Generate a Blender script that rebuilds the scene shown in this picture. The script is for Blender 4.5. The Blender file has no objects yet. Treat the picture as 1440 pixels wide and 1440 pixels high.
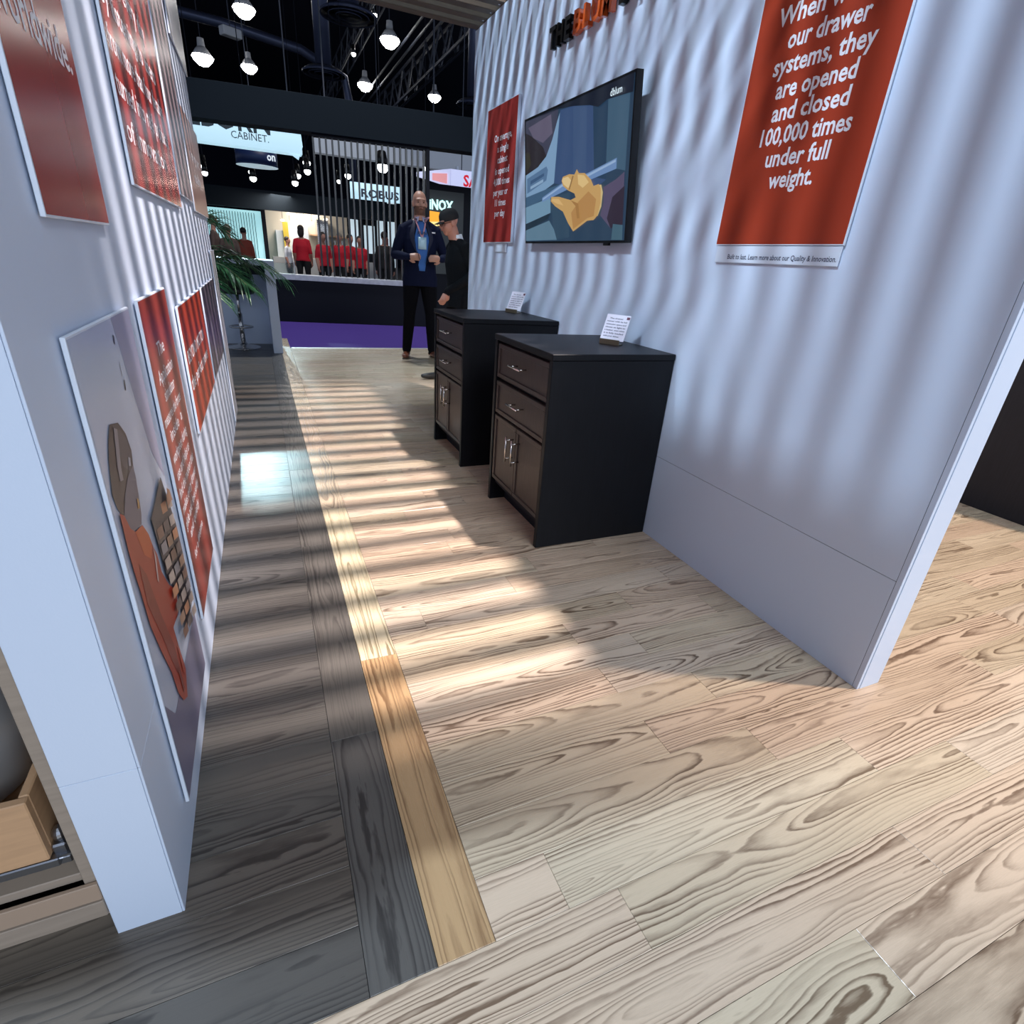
import bpy, bmesh, math, random
from mathutils import Vector, Matrix
import numpy as np
random.seed(7)
PI = math.pi
S = bpy.context.scene
COL = S.collection
# ------------------------------------------------------------------ camera, world, exposure, big lights
cd = bpy.data.cameras.new('camera'); cam = bpy.data.objects.new('camera', cd); COL.objects.link(cam)
def _cam():
    vy = np.array([358-720., 344-720.]); vz = np.array([601-720., 2367-720.])
    f = math.sqrt(-float(vy @ vz))
    Y = np.array([vy[0], vy[1], f]); Y /= np.linalg.norm(Y)
    Z = -np.array([vz[0], vz[1], f]); Z /= np.linalg.norm(Z)
    X = np.cross(Y, Z)
    return f, np.array([X, Y, Z])
F, RW = _cam()
M4 = Matrix([[RW[i][0], -RW[i][1], -RW[i][2], 0] for i in range(3)] + [[0, 0, 0, 1]])
cam.matrix_world = Matrix.Translation((0, 0, 1.22)) @ M4
cd.sensor_width = 36; cd.sensor_fit = 'HORIZONTAL'; cd.lens = F/1440*36; cd.clip_start = .02; cd.clip_end = 300
S.camera = cam
S.view_settings.view_transform = 'Standard'; S.view_settings.look = 'None'
S.view_settings.gamma = 1; S.view_settings.use_curve_mapping = False
S.view_settings.exposure = 0.0
W = bpy.data.worlds.new('world'); S.world = W; W.use_nodes = True
bgn = W.node_tree.nodes['Background']; bgn.inputs[0].default_value = (.62, .74, 1.0, 1); bgn.inputs[1].default_value = .60

def light(name, kind, loc, target, energy, color, size=.2, spot=60, blend=.3):
    l = bpy.data.lights.new(name, kind); l.energy = energy; l.color = color
    if kind == 'SPOT': l.shadow_soft_size = size; l.spot_size = math.radians(spot); l.spot_blend = blend
    elif kind == 'AREA': l.shape = 'RECTANGLE'; l.size, l.size_y = size
    else: l.shadow_soft_size = size
    o = bpy.data.objects.new(name, l); COL.objects.link(o); o.location = loc
    d = Vector(target)-Vector(loc); o.rotation_euler = d.to_track_quat('-Z', 'Y').to_euler()
    return o
# high hall lamps above the booth (right-hand lamp makes the floor stripes, left-hand ones the wall stripes)
light('hall_spot_right', 'SPOT', (3.55, 1.0, 9.3), (.6, 3.35, 0), 11500, (1, .89, .86), .165, 27.5, .35)
light('hall_spot_left', 'SPOT', (-6.0, 1.4, 9.3), (1.7, 1.7, 1.3), 4000, (.66, .82, 1), .26, 42, .5)
light('hall_spot_left', 'SPOT', (-6.2, -3.0, 9.3), (1.7, 3.3, 2.15), 3400, (.66, .82, 1), .22, 21, .6)
light('hall_spot_left', 'SPOT', (-6.0, 3.9, 9.3), (1.7, 4.2, 1.7), 1900, (.66, .86, 1), .20, 32, .5)
# large soft fill added high behind the viewer, not an actual fixture
light('rear_fill', 'AREA', (2.2, -9.0, 7.4), (.5, 2.4, .8), 1080, (.80, .90, 1), (8, 4))
# distant lamp shining low through the opening (the one flaring in the photograph)
light('hall_spot_far', 'SPOT', (-1.33, 36.8, 9.1), (.35, 5.0, 0), 20000, (.62, .92, 1), .20, 5.4, .4)
# unseen spot added overhead to brighten the purple carpet and floor end
light('aisle_fill', 'SPOT', (1.2, 9.6, 9.0), (1.2, 9.4, 0), 2300, (.85, .93, 1), .4, 62, .6)
# warm spot on the floor of the neighbouring bay
light('bay_spot', 'SPOT', (4.6, -.6, 6.5), (3.3, 2.2, 0), 1900, (1, .80, .66), .12, 50, .5)
# lamps inside the far booth; the spot is unseen fill added for people
light('booth_lights', 'AREA', (1.4, 20.75, 2.6), (1.3, 20.8, 0), 170, (1, .93, .84), (4.6, .5))
light('people_fill', 'SPOT', (2.2, 13.4, 8.5), (1.4, 16.6, 1.2), 900, (1, .95, .92), .2, 60, .5)

# ------------------------------------------------------------------ materials
def mat(name, col, rough=.5, metal=0, emit=None, es=1, spec=.5, trans=0, bump=None, noise=None, coat=0):
    m = bpy.data.materials.new(name); m.use_nodes = True
    nt = m.node_tree; b = nt.nodes['Principled BSDF']
    c = tuple(col)+(1,)
    b.inputs['Base Color'].default_value = c; b.inputs['Roughness'].default_value = rough
    b.inputs['Metallic'].default_value = metal; b.inputs['Specular IOR Level'].default_value = spec
    if coat: b.inputs['Coat Weight'].default_value = coat; b.inputs['Coat Roughness'].default_value = .08
    if trans: b.inputs['Transmission Weight'].default_value = trans
    if emit: b.inputs['Emission Color'].default_value = tuple(emit)+(1,); b.inputs['Emission Strength'].default_value = es
    if bump or noise:
        tc = nt.nodes.new('ShaderNodeTexCoord'); nz = nt.nodes.new('ShaderNodeTexNoise')
        sc, amt = (bump or noise)[0], (bump or noise)[1]
        nz.inputs['Scale'].default_value = sc; nz.inputs['Detail'].default_value = 4
        if len(bump or noise) > 2:
            mp = nt.nodes.new('ShaderNodeMapping'); mp.inputs['Scale'].default_value = (bump or noise)[2]
            nt.links.new(tc.outputs['Object'], mp.inputs['Vector']); nt.links.new(mp.outputs[0], nz.inputs['Vector'])
        else: nt.links.new(tc.outputs['Object'], nz.inputs['Vector'])
        if bump:
            bp = nt.nodes.new('ShaderNodeBump'); bp.inputs['Strength'].default_value = amt; bp.inputs['Distance'].default_value = .002
            nt.links.new(nz.outputs[0], bp.inputs['Height']); nt.links.new(bp.outputs[0], b.inputs['Normal'])
        else:
            mx = nt.nodes.new('ShaderNodeMix'); mx.data_type = 'RGBA'
            mx.inputs['A'].default_value = tuple(x*(1-amt) for x in col)+(1,); mx.inputs['B'].default_value = tuple(min(1, x*(1+amt)) for x in col)+(1,)
            nt.links.new(nz.outputs[0], mx.inputs['Factor']); nt.links.new(mx.outputs['Result'], b.inputs['Base Color'])
    return m

def wood(name, early, late, tones, freq=92, contrast=1, rough=.24, amp=1.0):
    """oak: growth rings of a log cut by the board, plus fine pores; board-local UV and three random numbers per board"""
    m = bpy.data.materials.new(name); m.use_nodes = True; nt = m.node_tree; N = nt.nodes.new; L = nt.links.new
    b = nt.nodes['Principled BSDF']
    uv = N('ShaderNodeUVMap'); uv.uv_map = 'UVMap'; su = N('ShaderNodeSeparateXYZ'); L(uv.outputs[0], su.inputs[0])
    at = N('ShaderNodeAttribute'); at.attribute_name = 'rnd'; sr = N('ShaderNodeSeparateColor'); L(at.outputs['Color'], sr.inputs[0])
    U, V = su.outputs[0], su.outputs[1]; r, g, bb = sr.outputs[0], sr.outputs[1], sr.outputs[2]
    def mth(op, a, c=None, d=None):
        n = N('ShaderNodeMath'); n.operation = op
        for i, x in enumerate((a, c, d)):
            if x is None: continue
            if isinstance(x, (int, float)): n.inputs[i].default_value = x
            else: L(x, n.inputs[i])
        return n.outputs[0]
    def noise(su_, sv_, seed, detail, rg=.5):
        c = N('ShaderNodeCombineXYZ')
        L(mth('MULTIPLY_ADD', r, 37.0, mth('MULTIPLY', U, su_)), c.inputs[0]); L(mth('MULTIPLY_ADD', g, 23.0, mth('MULTIPLY', V, sv_)), c.inputs[1])
        L(mth('MULTIPLY_ADD', bb, 11.0, seed), c.inputs[2])
        n = N('ShaderNodeTexNoise'); n.inputs['Scale'].default_value = 1; n.inputs['Detail'].default_value = detail; n.inputs['Roughness'].default_value = rg
        L(c.outputs[0], n.inputs['Vector']); return mth('SUBTRACT', n.outputs[0], .5)
    n1 = noise(1.2, 7, 1., 1.5); n2 = noise(2.2, 5, 5., 1.5); n3 = noise(11, 60, 9., 3)
    vx = mth('ADD', mth('MULTIPLY_ADD', n1, .080*amp, V), mth('MULTIPLY', mth('SUBTRACT', g, .5), .07))
    slope = mth('MULTIPLY_ADD', mth('SUBTRACT', bb, .5), .10, 0.0)
    h = mth('ADD', mth('MULTIPLY_ADD', mth('SUBTRACT', r, .5), .10, mth('MULTIPLY', n2, .075*amp)), mth('MULTIPLY', U, slope))
    rad = mth('SQRT', mth('ADD', mth('MULTIPLY', vx, vx), mth('MULTIPLY', h, h)))
    cw = N('ShaderNodeCombineXYZ'); L(mth('MULTIPLY', rad, 38.0), cw.inputs[0]); L(mth('MULTIPLY', g, 91.0), cw.inputs[1]); L(mth('MULTIPLY', U, .8), cw.inputs[2])
    nw = N('ShaderNodeTexNoise'); nw.inputs['Scale'].default_value = 1; nw.inputs['Detail'].default_value = 1; L(cw.outputs[0], nw.inputs['Vector'])
    t = mth('FRACT', mth('ADD', mth('MULTIPLY', rad, freq*1.1), mth('ADD', mth('MULTIPLY', n3, .75), mth('MULTIPLY', nw.outputs[0], 4.0))))
    cr = N('ShaderNodeValToRGB'); L(t, cr.inputs[0]); e = cr.color_ramp.elements
    e[0].position = 0; e[0].color = (0, 0, 0, 1); e[1].position = 1; e[1].color = (.15, .15, .15, 1)
    for p, v in ((.40, .06), (.68, .55), (.85, 1), (.93, .80)):
        x = e.new(p); x.color = (v, v, v, 1)
    pores = noise(14, 420, 3., 3, .7); soft = noise(2.5, 26, 7., 3)
    big = noise(1.1, 14, 13., 1.5)
    ringw = mth('MULTIPLY', cr.outputs[0], mth('MAXIMUM', mth('MULTIPLY_ADD', big, 2.2, mth('MULTIPLY_ADD', soft, 1.1, .80*contrast)), .12))
    mx = N('ShaderNodeMix'); mx.data_type = 'RGBA'; mx.inputs['A'].default_value = tuple(early)+(1,); mx.inputs['B'].default_value = tuple(late)+(1,)
    L(mth('MAXIMUM', mth('MINIMUM', mth('MULTIPLY_ADD', pores, .55*contrast, ringw), 1), 0), mx.inputs['Factor'])
    tn = N('ShaderNodeValToRGB'); tn.color_ramp.interpolation = 'CONSTANT'; te = tn.color_ramp.elements
    te[0].position = 0; te[0].color = tuple(tones[0])+(1,); te[1].position = 1/len(tones); te[1].color = tuple(tones[1])+(1,)
    for i in range(2, len(tones)): x = te.new(i/len(tones)); x.color = tuple(tones[i])+(1,)
    L(mth('FRACT', mth('MULTIPLY', mth('ADD', r, g), 5.3)), tn.inputs[0])
    mu = N('ShaderNodeMix'); mu.data_type = 'RGBA'; mu.blend_type = 'MULTIPLY'; mu.inputs['Factor'].default_value = 1
    L(mx.outputs['Result'], mu.inputs['A']); L(tn.outputs[0], mu.inputs['B']); L(mu.outputs['Result'], b.inputs['Base Color'])
    L(mth('MULTIPLY_ADD', cr.outputs[0], .10, mth('MULTIPLY_ADD', pores, .25, rough)), b.inputs['Roughness'])
    bp = N('ShaderNodeBump'); bp.inputs['Strength'].default_value = .22; bp.inputs['Distance'].default_value = .0008
    L(mth('MULTIPLY_ADD', pores, .6, mth('MULTIPLY', cr.outputs[0], -.5)), bp.inputs['Height']); L(bp.outputs[0], b.inputs['Normal'])
    return m
OAK = wood('pale_oak', (.64, .52, .395), (.19, .130, .088), [(1, 1, 1), (1.0, .95, .92), (.92, .91, .85), (1.05, 1.0, .97), (.93, .88, .84), (.98, .99, .94)])
GREY = wood('grey_oak', (.122, .110, .096), (.042, .037, .033), [(1, 1, 1), (.84, .84, .86), (1.12, 1.05, 1.0), (.92, .95, 1)], contrast=.9, rough=.32)
TAN = [wood('tan_oak', (.52, .335, .175), (.24, .135, .065), [(1, 1, 1), (1, 1, 1)], freq=60, amp=.6),
       wood('cream_oak', (.66, .56, .38), (.27, .21, .12), [(1, 1, 1), (1, 1, 1)], freq=42, amp=.6)]
WALL = mat('white_laminate', (.60, .68, .82), .42, bump=(260, .06))
DARK = mat('gap_dark', (.02, .02, .022), .9)
ESP = mat('espresso_wood', (.006, .0065, .0085), .42, spec=.18, noise=(3, .5, (60, 60, 2)))
ESPF = mat('espresso_front', (.050, .036, .032), .36, spec=.28, noise=(3, .4, (40, 40, 3)))
CHROME = mat('brushed_nickel', (.62, .60, .58), .25, 1)
ORANGE = mat('orange_print', (.34, .038, .014), .38, spec=.3)
ORANGE2 = mat('red_orange_print', (.36, .036, .030), .22)
BOARDW = mat('board_white', (.68, .74, .84), .4)
INKW = mat('white_ink', (.82, .80, .84), .4)
INKD = mat('dark_ink', (.03, .035, .08), .5)
BLACK = mat('black_plastic', (.005, .005, .006), .3, spec=.3)
BLACKM = mat('black_matte', (.006, .007, .012), .6, spec=.2)
HEADM = mat('header_black', (.006, .010, .015), .7, spec=.12)
SLATM = mat('pergola_wood', (.095, .075, .055), .6, noise=(4, .35, (3, 40, 40)))
PURPLE = mat('purple_carpet', (.060, .022, .22), .95, bump=(400, .8))
DFLOOR = mat('hall_carpet', (.035, .035, .045), .9)
NAVY = mat('hall_ceiling', (.005, .006, .014), .9, spec=.1)
STEEL = mat('hall_steel', (.030, .036, .055), .6, .1)
DUCT = mat('duct_metal', (.05, .06, .11), .45, .5)
MAPLE = mat('maple_wood', (.50, .30, .165), .5, noise=(3, .2, (3, 3, 30)))
PLY = mat('plywood', (.30, .24, .19), .6, noise=(3, .25, (2, 2, 30)))
ZINC = mat('zinc', (.30, .31, .34), .3, 1)

# ------------------------------------------------------------------ mesh helpers
class MB:
    def __init__(s): s.v = []; s.f = []; s.m = []
    def add(s, vs, fs, mi=0):
        b = len(s.v); s.v += [tuple(x) for x in vs]; s.f += [tuple(i+b for i in f) for f in fs]; s.m += [mi]*len(fs); return s
    def box(s, x0, x1, y0, y1, z0, z1, mi=0, bv=0):
        if bv:
            bv = min(bv, (x1-x0)/3, (y1-y0)/3, (z1-z0)/3)
            vs = []; idx = {}
            for ix, X in enumerate((x0, x1)):
                for iy, Y in enumerate((y0, y1)):
                    for iz, Z in enumerate((z0, z1)):
                        sx, sy, sz = (1 if ix == 0 else -1), (1 if iy == 0 else -1), (1 if iz == 0 else -1)
                        idx[ix, iy, iz, 'x'] = len(vs); vs.append((X, Y+sy*bv, Z+sz*bv))
                        idx[ix, iy, iz, 'y'] = len(vs); vs.append((X+sx*bv, Y, Z+sz*bv))
                        idx[ix, iy, iz, 'z'] = len(vs); vs.append((X+sx*bv, Y+sy*bv, Z))
            bm = bmesh.new(); bvv = [bm.verts.new(v) for v in vs]
            r = bmesh.ops.convex_hull(bm, input=bvv)
            bm.verts.index_update(); 
            s.add([v.co for v in bm.verts], [[v.index for v in f.verts] for f in bm.faces], mi); bm.free(); return s
        vs = [(x, y, z) for x in (x0, x1) for y in (y0, y1) for z in (z0, z1)]
        return s.add(vs, [(0, 1, 3, 2), (4, 6, 7, 5), (0, 4, 5, 1), (2, 3, 7, 6), (0, 2, 6, 4), (1, 5, 7, 3)], mi)
    def tube(s, pts, r, n=10, mi=0, cap=True, side=None):
        pts = [Vector(p) for p in pts]; k = len(pts)
        rs = r if isinstance(r, (list, tuple)) else [r]*k
        rings = []; prev = None
        for i, p in enumerate(pts):
            d = (pts[min(i+1, k-1)]-pts[max(i-1, 0)]).normalized()
            if side is not None: a = (Vector(side)-d*Vector(side).dot(d)).normalized()
            else:
                a = prev if prev is not None else (Vector((1, 0, 0)) if abs(d.x) < .8 else Vector((0, 1, 0)))
                a = (a-d*a.dot(d)).normalized()
            prev = a; c = d.cross(a)
            rr = rs[i]; rx, ry = rr if isinstance(rr, (tuple, list)) else (rr, rr)
            rings.append([p+a*math.cos(2*PI*j/n)*rx+c*math.sin(2*PI*j/n)*ry for j in range(n)])
        vs = [v for R_ in rings for v in R_]
        fs = [(i*n+j, i*n+(j+1) % n, (i+1)*n+(j+1) % n, (i+1)*n+j) for i in range(k-1) for j in range(n)]
        if cap: fs += [tuple(reversed(range(n))), tuple(range((k-1)*n, k*n))]
        return s.add(vs, fs, mi)
    def lathe(s, prof, c=(0, 0, 0), n=32, mi=0):
        vs = [(c[0]+r*math.cos(2*PI*j/n), c[1]+r*math.sin(2*PI*j/n), c[2]+z) for r, z in prof for j in range(n)]
        k = len(prof)
        fs = [(i*n+j, i*n+(j+1) % n, (i+1)*n+(j+1) % n, (i+1)*n+j) for i in range(k-1) for j in range(n)]
        if prof[0][0] > 1e-6: fs.append(tuple(reversed(range(n))))
        if prof[-1][0] > 1e-6: fs.append(tuple(range((k-1)*n, k*n)))
        return s.add(vs, fs, mi)
    def ellip(s, c, r, nu=12, nv=8, mi=0, rot=None):
        vs = []; fs = []
        for i in range(nv+1):
            th = PI*i/nv
            for j in range(nu):
                ph = 2*PI*j/nu; v = Vector((r[0]*math.sin(th)*math.cos(ph), r[1]*math.sin(th)*math.sin(ph), r[2]*math.cos(th)))
                if rot: v = rot @ v
                vs.append(v+Vector(c))
        for i in range(nv):
            for j in range(nu): fs.append((i*nu+j, (i+1)*nu+j, (i+1)*nu+(j+1) % nu, i*nu+(j+1) % nu))
        return s.add(vs, fs, mi)
    def poly(s, pts, mi=0): return s.add(pts, [tuple(range(len(pts)))], mi)
    def build(s, name, mats, parent=None, smooth=False, loc=None):
        me = bpy.data.meshes.new(name); me.from_pydata(s.v, [], s.f)
        if not isinstance(mats, (list, tuple)): mats = [mats]
        for m in mats: me.materials.append(m)
        if len(mats) > 1: me.polygons.foreach_set('material_index', s.m)
        me.validate(); me.update()
        if smooth: me.polygons.foreach_set('use_smooth', [True]*len(me.polygons))
        o = bpy.data.objects.new(name, me); COL.objects.link(o)
        if parent: o.parent = parent
        if loc: o.location = loc
        return o
def tag(o, label=None, cat=None, group=None, kind=None):
    if label: o['label'] = label
    if cat: o['category'] = cat
    if group: o['group'] = group
    if kind: o['kind'] = kind
    return o
def empty(name, loc=(0, 0, 0), rz=0, **k):
    o = bpy.data.objects.new(name, None); COL.objects.link(o); o.location = loc; o.rotation_euler = (0, 0, rz); o.empty_display_size = .1
    return tag(o, **k)
def bx(name, m, parent, *a, bv=.0015, **k): return MB().box(*a, bv=bv).build(name, m, parent, **k)
def copy_tree(o, parent=None):
    c = o.copy(); COL.objects.link(c); c.parent = parent
    for ch in list(o.children): copy_tree(ch, c)
    return c
# text as mesh, fitted: lines = [(string, a0, a1, baseline, cap height)] in the plane's own axes
def letters(lines, O, Rv, Uv, depth=0, off=.012, lift=.0006, align='fit'):
    O, Rv, Uv = Vector(O), Vector(Rv), Vector(Uv); Nn = Rv.cross(Uv).normalized(); mb = MB()
    dg = bpy.context.evaluated_depsgraph_get()
    for st, a0, a1, bz, ch in lines:
        cu = bpy.data.curves.new('t', 'FONT'); cu.body = st; cu.resolution_u = 2; cu.offset = off; cu.fill_mode = 'FRONT' if not depth else 'BOTH'
        if depth: cu.extrude = .5
        ob = bpy.data.objects.new('t', cu); COL.objects.link(ob)
        me = bpy.data.meshes.new_from_object(ob)
        xs = [v.co.x for v in me.vertices]; x0, x1 = min(xs), max(xs)
        sx = (a1-a0)/(x1-x0); sy = ch/.70
        vs = [O+Rv*(a0+(v.co.x-x0)*sx)+Uv*(bz+v.co.y*sy)+Nn*(lift+((v.co.z+.5)*depth if depth else 0)) for v in me.vertices]
        mb.add(vs, [list(p.vertices) for p in me.polygons])
        bpy.data.objects.remove(ob); bpy.data.curves.remove(cu); bpy.data.meshes.remove(me)
    return mb
# flat print: stacked polygons, one material slot per colour
def art(name, polys, O, Rv, Uv, parent, emit=0, lift0=.0004, rough=.35):
    O, Rv, Uv = Vector(O), Vector(Rv), Vector(Uv); Nn = Rv.cross(Uv).normalized(); mb = MB(); mats = []; key = {}
    for i, (pts, col) in enumerate(polys):
        c = tuple(((x/255+.055)/1.055)**2.4 if x/255 > .04 else x/255/12.92 for x in col)
        if c not in key:
            key[c] = len(mats)
            mats.append(mat(name+'_ink', (0.01,)*3 if emit else c, rough, emit=c if emit else None, es=emit))
        mb.poly([O+Rv*a+Uv*b+Nn*(lift0+i*.00025) for a, b in pts], key[c])
    return mb.build(name, mats, parent)

# ------------------------------------------------------------------ floor boards
def plank(x0, x1, y0, y1, along='x', mb=None, rnd=None):
    """one board with eased edges; returns (verts, faces, uvs per loop)"""
    g = .0004; e = .0007; x0 += g; x1 -= g; y0 += g; y1 -= g
    cx, cy = (x0+x1)/2, (y0+y1)/2; hx, hy = (x1-x0)/2, (y1-y0)/2
    V = []
    for (ex, z) in ((0, -.018), (0, -e*.8), (e, 0)):
        V += [(-hx+ex, -hy+ex, z), (hx-ex, -hy+ex, z), (hx-ex, hy-ex, z), (-hx+ex, hy-ex, z)]
    Fc = [(8, 9, 10, 11)]
    for a in (0, 4): Fc += [(a+i, a+(i+1) % 4, a+4+(i+1) % 4, a+4+i) for i in range(4)]
    return (cx, cy), V, Fc
def put_boards(recs, parent, mate, name='plank', stuff_after=None, along='x'):
    """recs: (x0,x1,y0,y1); nearest ones are parts, those past the limit one joined part"""
    recs = sorted(recs, key=lambda r: math.hypot((r[0]+r[1])/2, (r[2]+r[3])/2))
    lim = stuff_after or len(recs); jv, jf, juv, jr = [], [], [], []
    def finish(me, uvs, rn):
        ul = me.uv_layers.new(name='UVMap'); ul.data.foreach_set('uv', [x for p in uvs for x in p])
        ca = me.color_attributes.new('rnd', 'FLOAT_COLOR', 'CORNER'); ca.data.foreach_set('color', [x for p in rn for x in p]); me.materials.append(mate)
    for i, r in enumerate(recs):
        (cx, cy), V, Fc = plank(*r); rn = (random.random(), random.random(), random.random(), 1)
        if i < lim:
            me = bpy.data.meshes.new(name); me.from_pydata(V, [], Fc)
            uv = [((V[k][0], V[k][1]) if along == 'x' else (V[k][1], V[k][0])) for f in Fc for k in f]
            finish(me, uv, [rn]*len(uv)); o = bpy.data.objects.new(name, me); COL.objects.link(o); o.parent = parent; o.location = (cx, cy, 0)
        else:
            b = len(jv); jv += [(x+cx, y+cy, z) for x, y, z in V]; jf += [tuple(k+b for k in f) for f in Fc]
            juv += [((V[k][0], V[k][1]) if along == 'x' else (V[k][1], V[k][0])) for f in Fc for k in f]; jr += [rn]*sum(len(f) for f in Fc)
    if jv:
        me = bpy.data.meshes.new(name); me.from_pydata(jv, [], jf); finish(me, juv, jr)
        o = bpy.data.objects.new('far_planks', me); COL.objects.link(o); o.parent = parent; o['kind'] = 'stuff'
P = .1262; Y0 = .5465
floor = tag(MB().box(-3.2, 7.0, -2.2, 8.0, -.05, -.019).build('floor', DARK), kind='structure')
known = {0: [1.44+.0, 2.55], 1: [1.195], 2: [.915], 3: [1.20, 1.9], 4: [.907, 2.0], 5: [1.12], 6: [.907, 1.55], 7: [1.23, 2.2], 8: [1.52], -1: [.572, 1.75], -2: [1.31, .1], -3: [1.0, 2.1], -4: [.40, 1.6], -5: [1.2]}
recs = []
for k in range(-17, 60):
    y0 = Y0+P*k; y1 = min(y0+P, 8.0); xl = .287 if k >= 0 else -1.6; xr = 5.6 if k < 26 else 1.9 if k > 34 else 4.2
    if k > 34: xr = 4.0
    js = sorted(known.get(k, []))
    if not js: js = [xl+random.uniform(.25, 1.1)]
    while js[0]-xl > 1.15: js.insert(0, js[0]-random.uniform(.75, 1.1))
    js = [j for j in js if j-xl > .1]
    while xr-js[-1] > 1.2: js.append(js[-1]+random.uniform(.75, 1.15))
    e = [xl]+js+[xr]
    recs += [(a, b, y0, y1) for a, b in zip(e, e[1:]) if b-a > .03]
put_boards(recs, floor, OAK, stuff_after=296)
gfl = tag(MB().box(-3.2, .0415, .5465, 9.6, -.018, -.0185+.0005).build('floor', DARK), kind='structure')
recs = []
for k in range(0, 72):
    y0 = Y0+P*k; j = -.36-random.random()*.5
    recs += [(-1.5, j, y0, y0+P), (j, .0415, y0, y0+P)]
recs += [(-2.8, -1.5, Y0+P*k, Y0+P*k+P) for k in range(30, 72)]
put_boards(recs, gfl, GREY)
t1 = tag(MB().box(.0417, .1685, .5465, 9.0, -.0189, -.0183).build('trim_1', DARK), kind='structure')
e = [.5465, 1.155, 2.31, 3.31, 3.98, 5.1, 6.2, 7.3, 8.3, 8.9]
put_boards([(.0417, .1685, a, b) for a, b in zip(e, e[1:])], t1, GREY, along='y')
t2 = tag(MB().box(.169, .2868, .5465, 9.0, -.0189, -.0183).build('trim_2', DARK), kind='structure')
e = [.5465, 1.46, 2.69, 3.7, 4.8, 5.9, 7.0, 8.0, 8.9]
put_boards([(.169, .2868, *e[0:2])], t2, TAN[0], along='y'); put_boards([(.169, .2868, e[1], e[2])], t2, TAN[1], along='y')
put_boards([(.169, .2868, a, b) for a, b in zip(e[2:], e[3:])], t2, OAK, along='y')
tag(MB().box(.30, 4.0, 8.001, 8.045, -.018, .004, bv=.003).build('trim_3', mat('aluminium', (.72, .74, .76), .35, .7)), kind='structure')
cpt = tag(MB().box(-8, 12, 8.046, 12.2, -.05, -.002).build('floor', PURPLE), kind='structure')
tag(MB().box(-25, 30, 12.2, 62, -.05, -.003).build('floor', DFLOOR), kind='structure')
# ------------------------------------------------------------------ walls
wr = tag(MB().box(1.689, 1.793, .797, 4.883, 0, 2.768).build('wall_right', DARK), kind='structure')
def wp(name, *a, m=WALL, p=None): return bx(name, m, p, *a, bv=.0008)
wp('panel', 1.687, 1.691, .813, 4.885, 0, .4125, p=wr); wp('panel', 1.687, 1.691, .813, 4.885, .4140, 2.77, p=wr)
wp('edge_strip', 1.687, 1.70, .795, .8115, 0, 2.77, m=WALL, p=wr)
wp('panel', 1.7005, 1.795, .793, .797, 0, 2.77, p=wr); wp('panel', 1.791, 1.795, .7972, 4.885, 0, 2.77, p=wr)
wp('panel', 1.6915, 1.7905, 4.883, 4.887, 0, 2.77, p=wr)
wl = tag(MB().box(-.385, -.277, .827, 4.598, 0, 2.768).build('wall_left', DARK), kind='structure')
wp('panel', -.279, -.275, .8235, 4.60, 0, .4045, p=wl); wp('panel', -.279, -.275, .8235, 4.60, .4055, 2.77, p=wl)
wp('panel', -.387, -.2795, .823, .8265, 0, .4045, p=wl); wp('panel', -.387, -.2795, .823, .8265, .4055, 2.77, p=wl)
wp('panel', -.387, -.383, .827, 4.60, 0, 2.77, p=wl); wp('panel', -.3825, -.2795, 4.597, 4.601, 0, 2.77, p=wl)
# ------------------------------------------------------------------ slatted pergola roof
pg = empty('pergola', (0, 0, 2.77), label='brown wooden slatted roof laid across the tops of both white walls', cat='pergola')
k = 0; y = .90
while y < 4.80:
    bx('slat', SLATM, pg, -.40, 1.81, y, y+.079, .002, .075, bv=.004); y += .1555; k += 1
for s in range(2): bx('end_rail', SLATM, pg, (-.36, 1.72)[s], (-.32, 1.76)[s], .9, 4.82, .0755, .11, bv=.003)
b = MB()
y = .935
while y < 4.8: b.lathe([(0, -.002), (.008, -.001), (.008, .002)], (1.665, y, 0), 8); y += .1555
b.build('screws', CHROME, pg)['kind'] = 'stuff'
# ------------------------------------------------------------------ boards on the walls
Q = 1.05
def board(label, side, y0, y1, z0, z1, face, th=.007, gap=.004, group=None, name='display_board', cat='poster'):
    if side == 'L': y0, y1, z0, z1 = y0*Q, y1*Q, 1.22+(z0-1.22)*Q, 1.22+(z1-1.22)*Q
    x = -.275+gap if side == 'L' else 1.687-gap-th
    o = empty(name, (x+th/2, (y0+y1)/2, z0), label=label, cat=cat, group=group)
    sx = 1 if side == 'L' else -1
    bx('foam_panel', BOARDW, o, -th/2, th/2, -(y1-y0)/2, (y1-y0)/2, 0, z1-z0, bv=.001)
    fx = (th/2+.0003)*sx
    w = (y1-y0)/2-.004; h = z1-z0
    MB().poly([(fx, -w*sx, .004), (fx, w*sx, .004), (fx, w*sx, h-.004), (fx, -w*sx, h-.004)]).build('print', face, o)
    MB().box(-gap-th/2 if sx > 0 else th/2, -th/2 if sx > 0 else gap+th/2, -w*.7, w*.7, h*.2, h*.8).build('mount', DARK, o)
    # local frame on the face: a runs to the viewer's right, b up; a measured in world y
    return o, sx, fx
def frame(bd, y0, y1, z0):
    o, sx, fx = bd; yc = (y0+y1)/2
    if sx > 0: return (fx, -yc*Q, 1.22-1.22*Q-(1.22+(z0-1.22)*Q)), (0, Q, 0), (0, 0, Q)     # a = y on the wall
    return (fx, -yc, -z0), (0, -1, 0), (0, 0, 1)               # a = -world y
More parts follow.
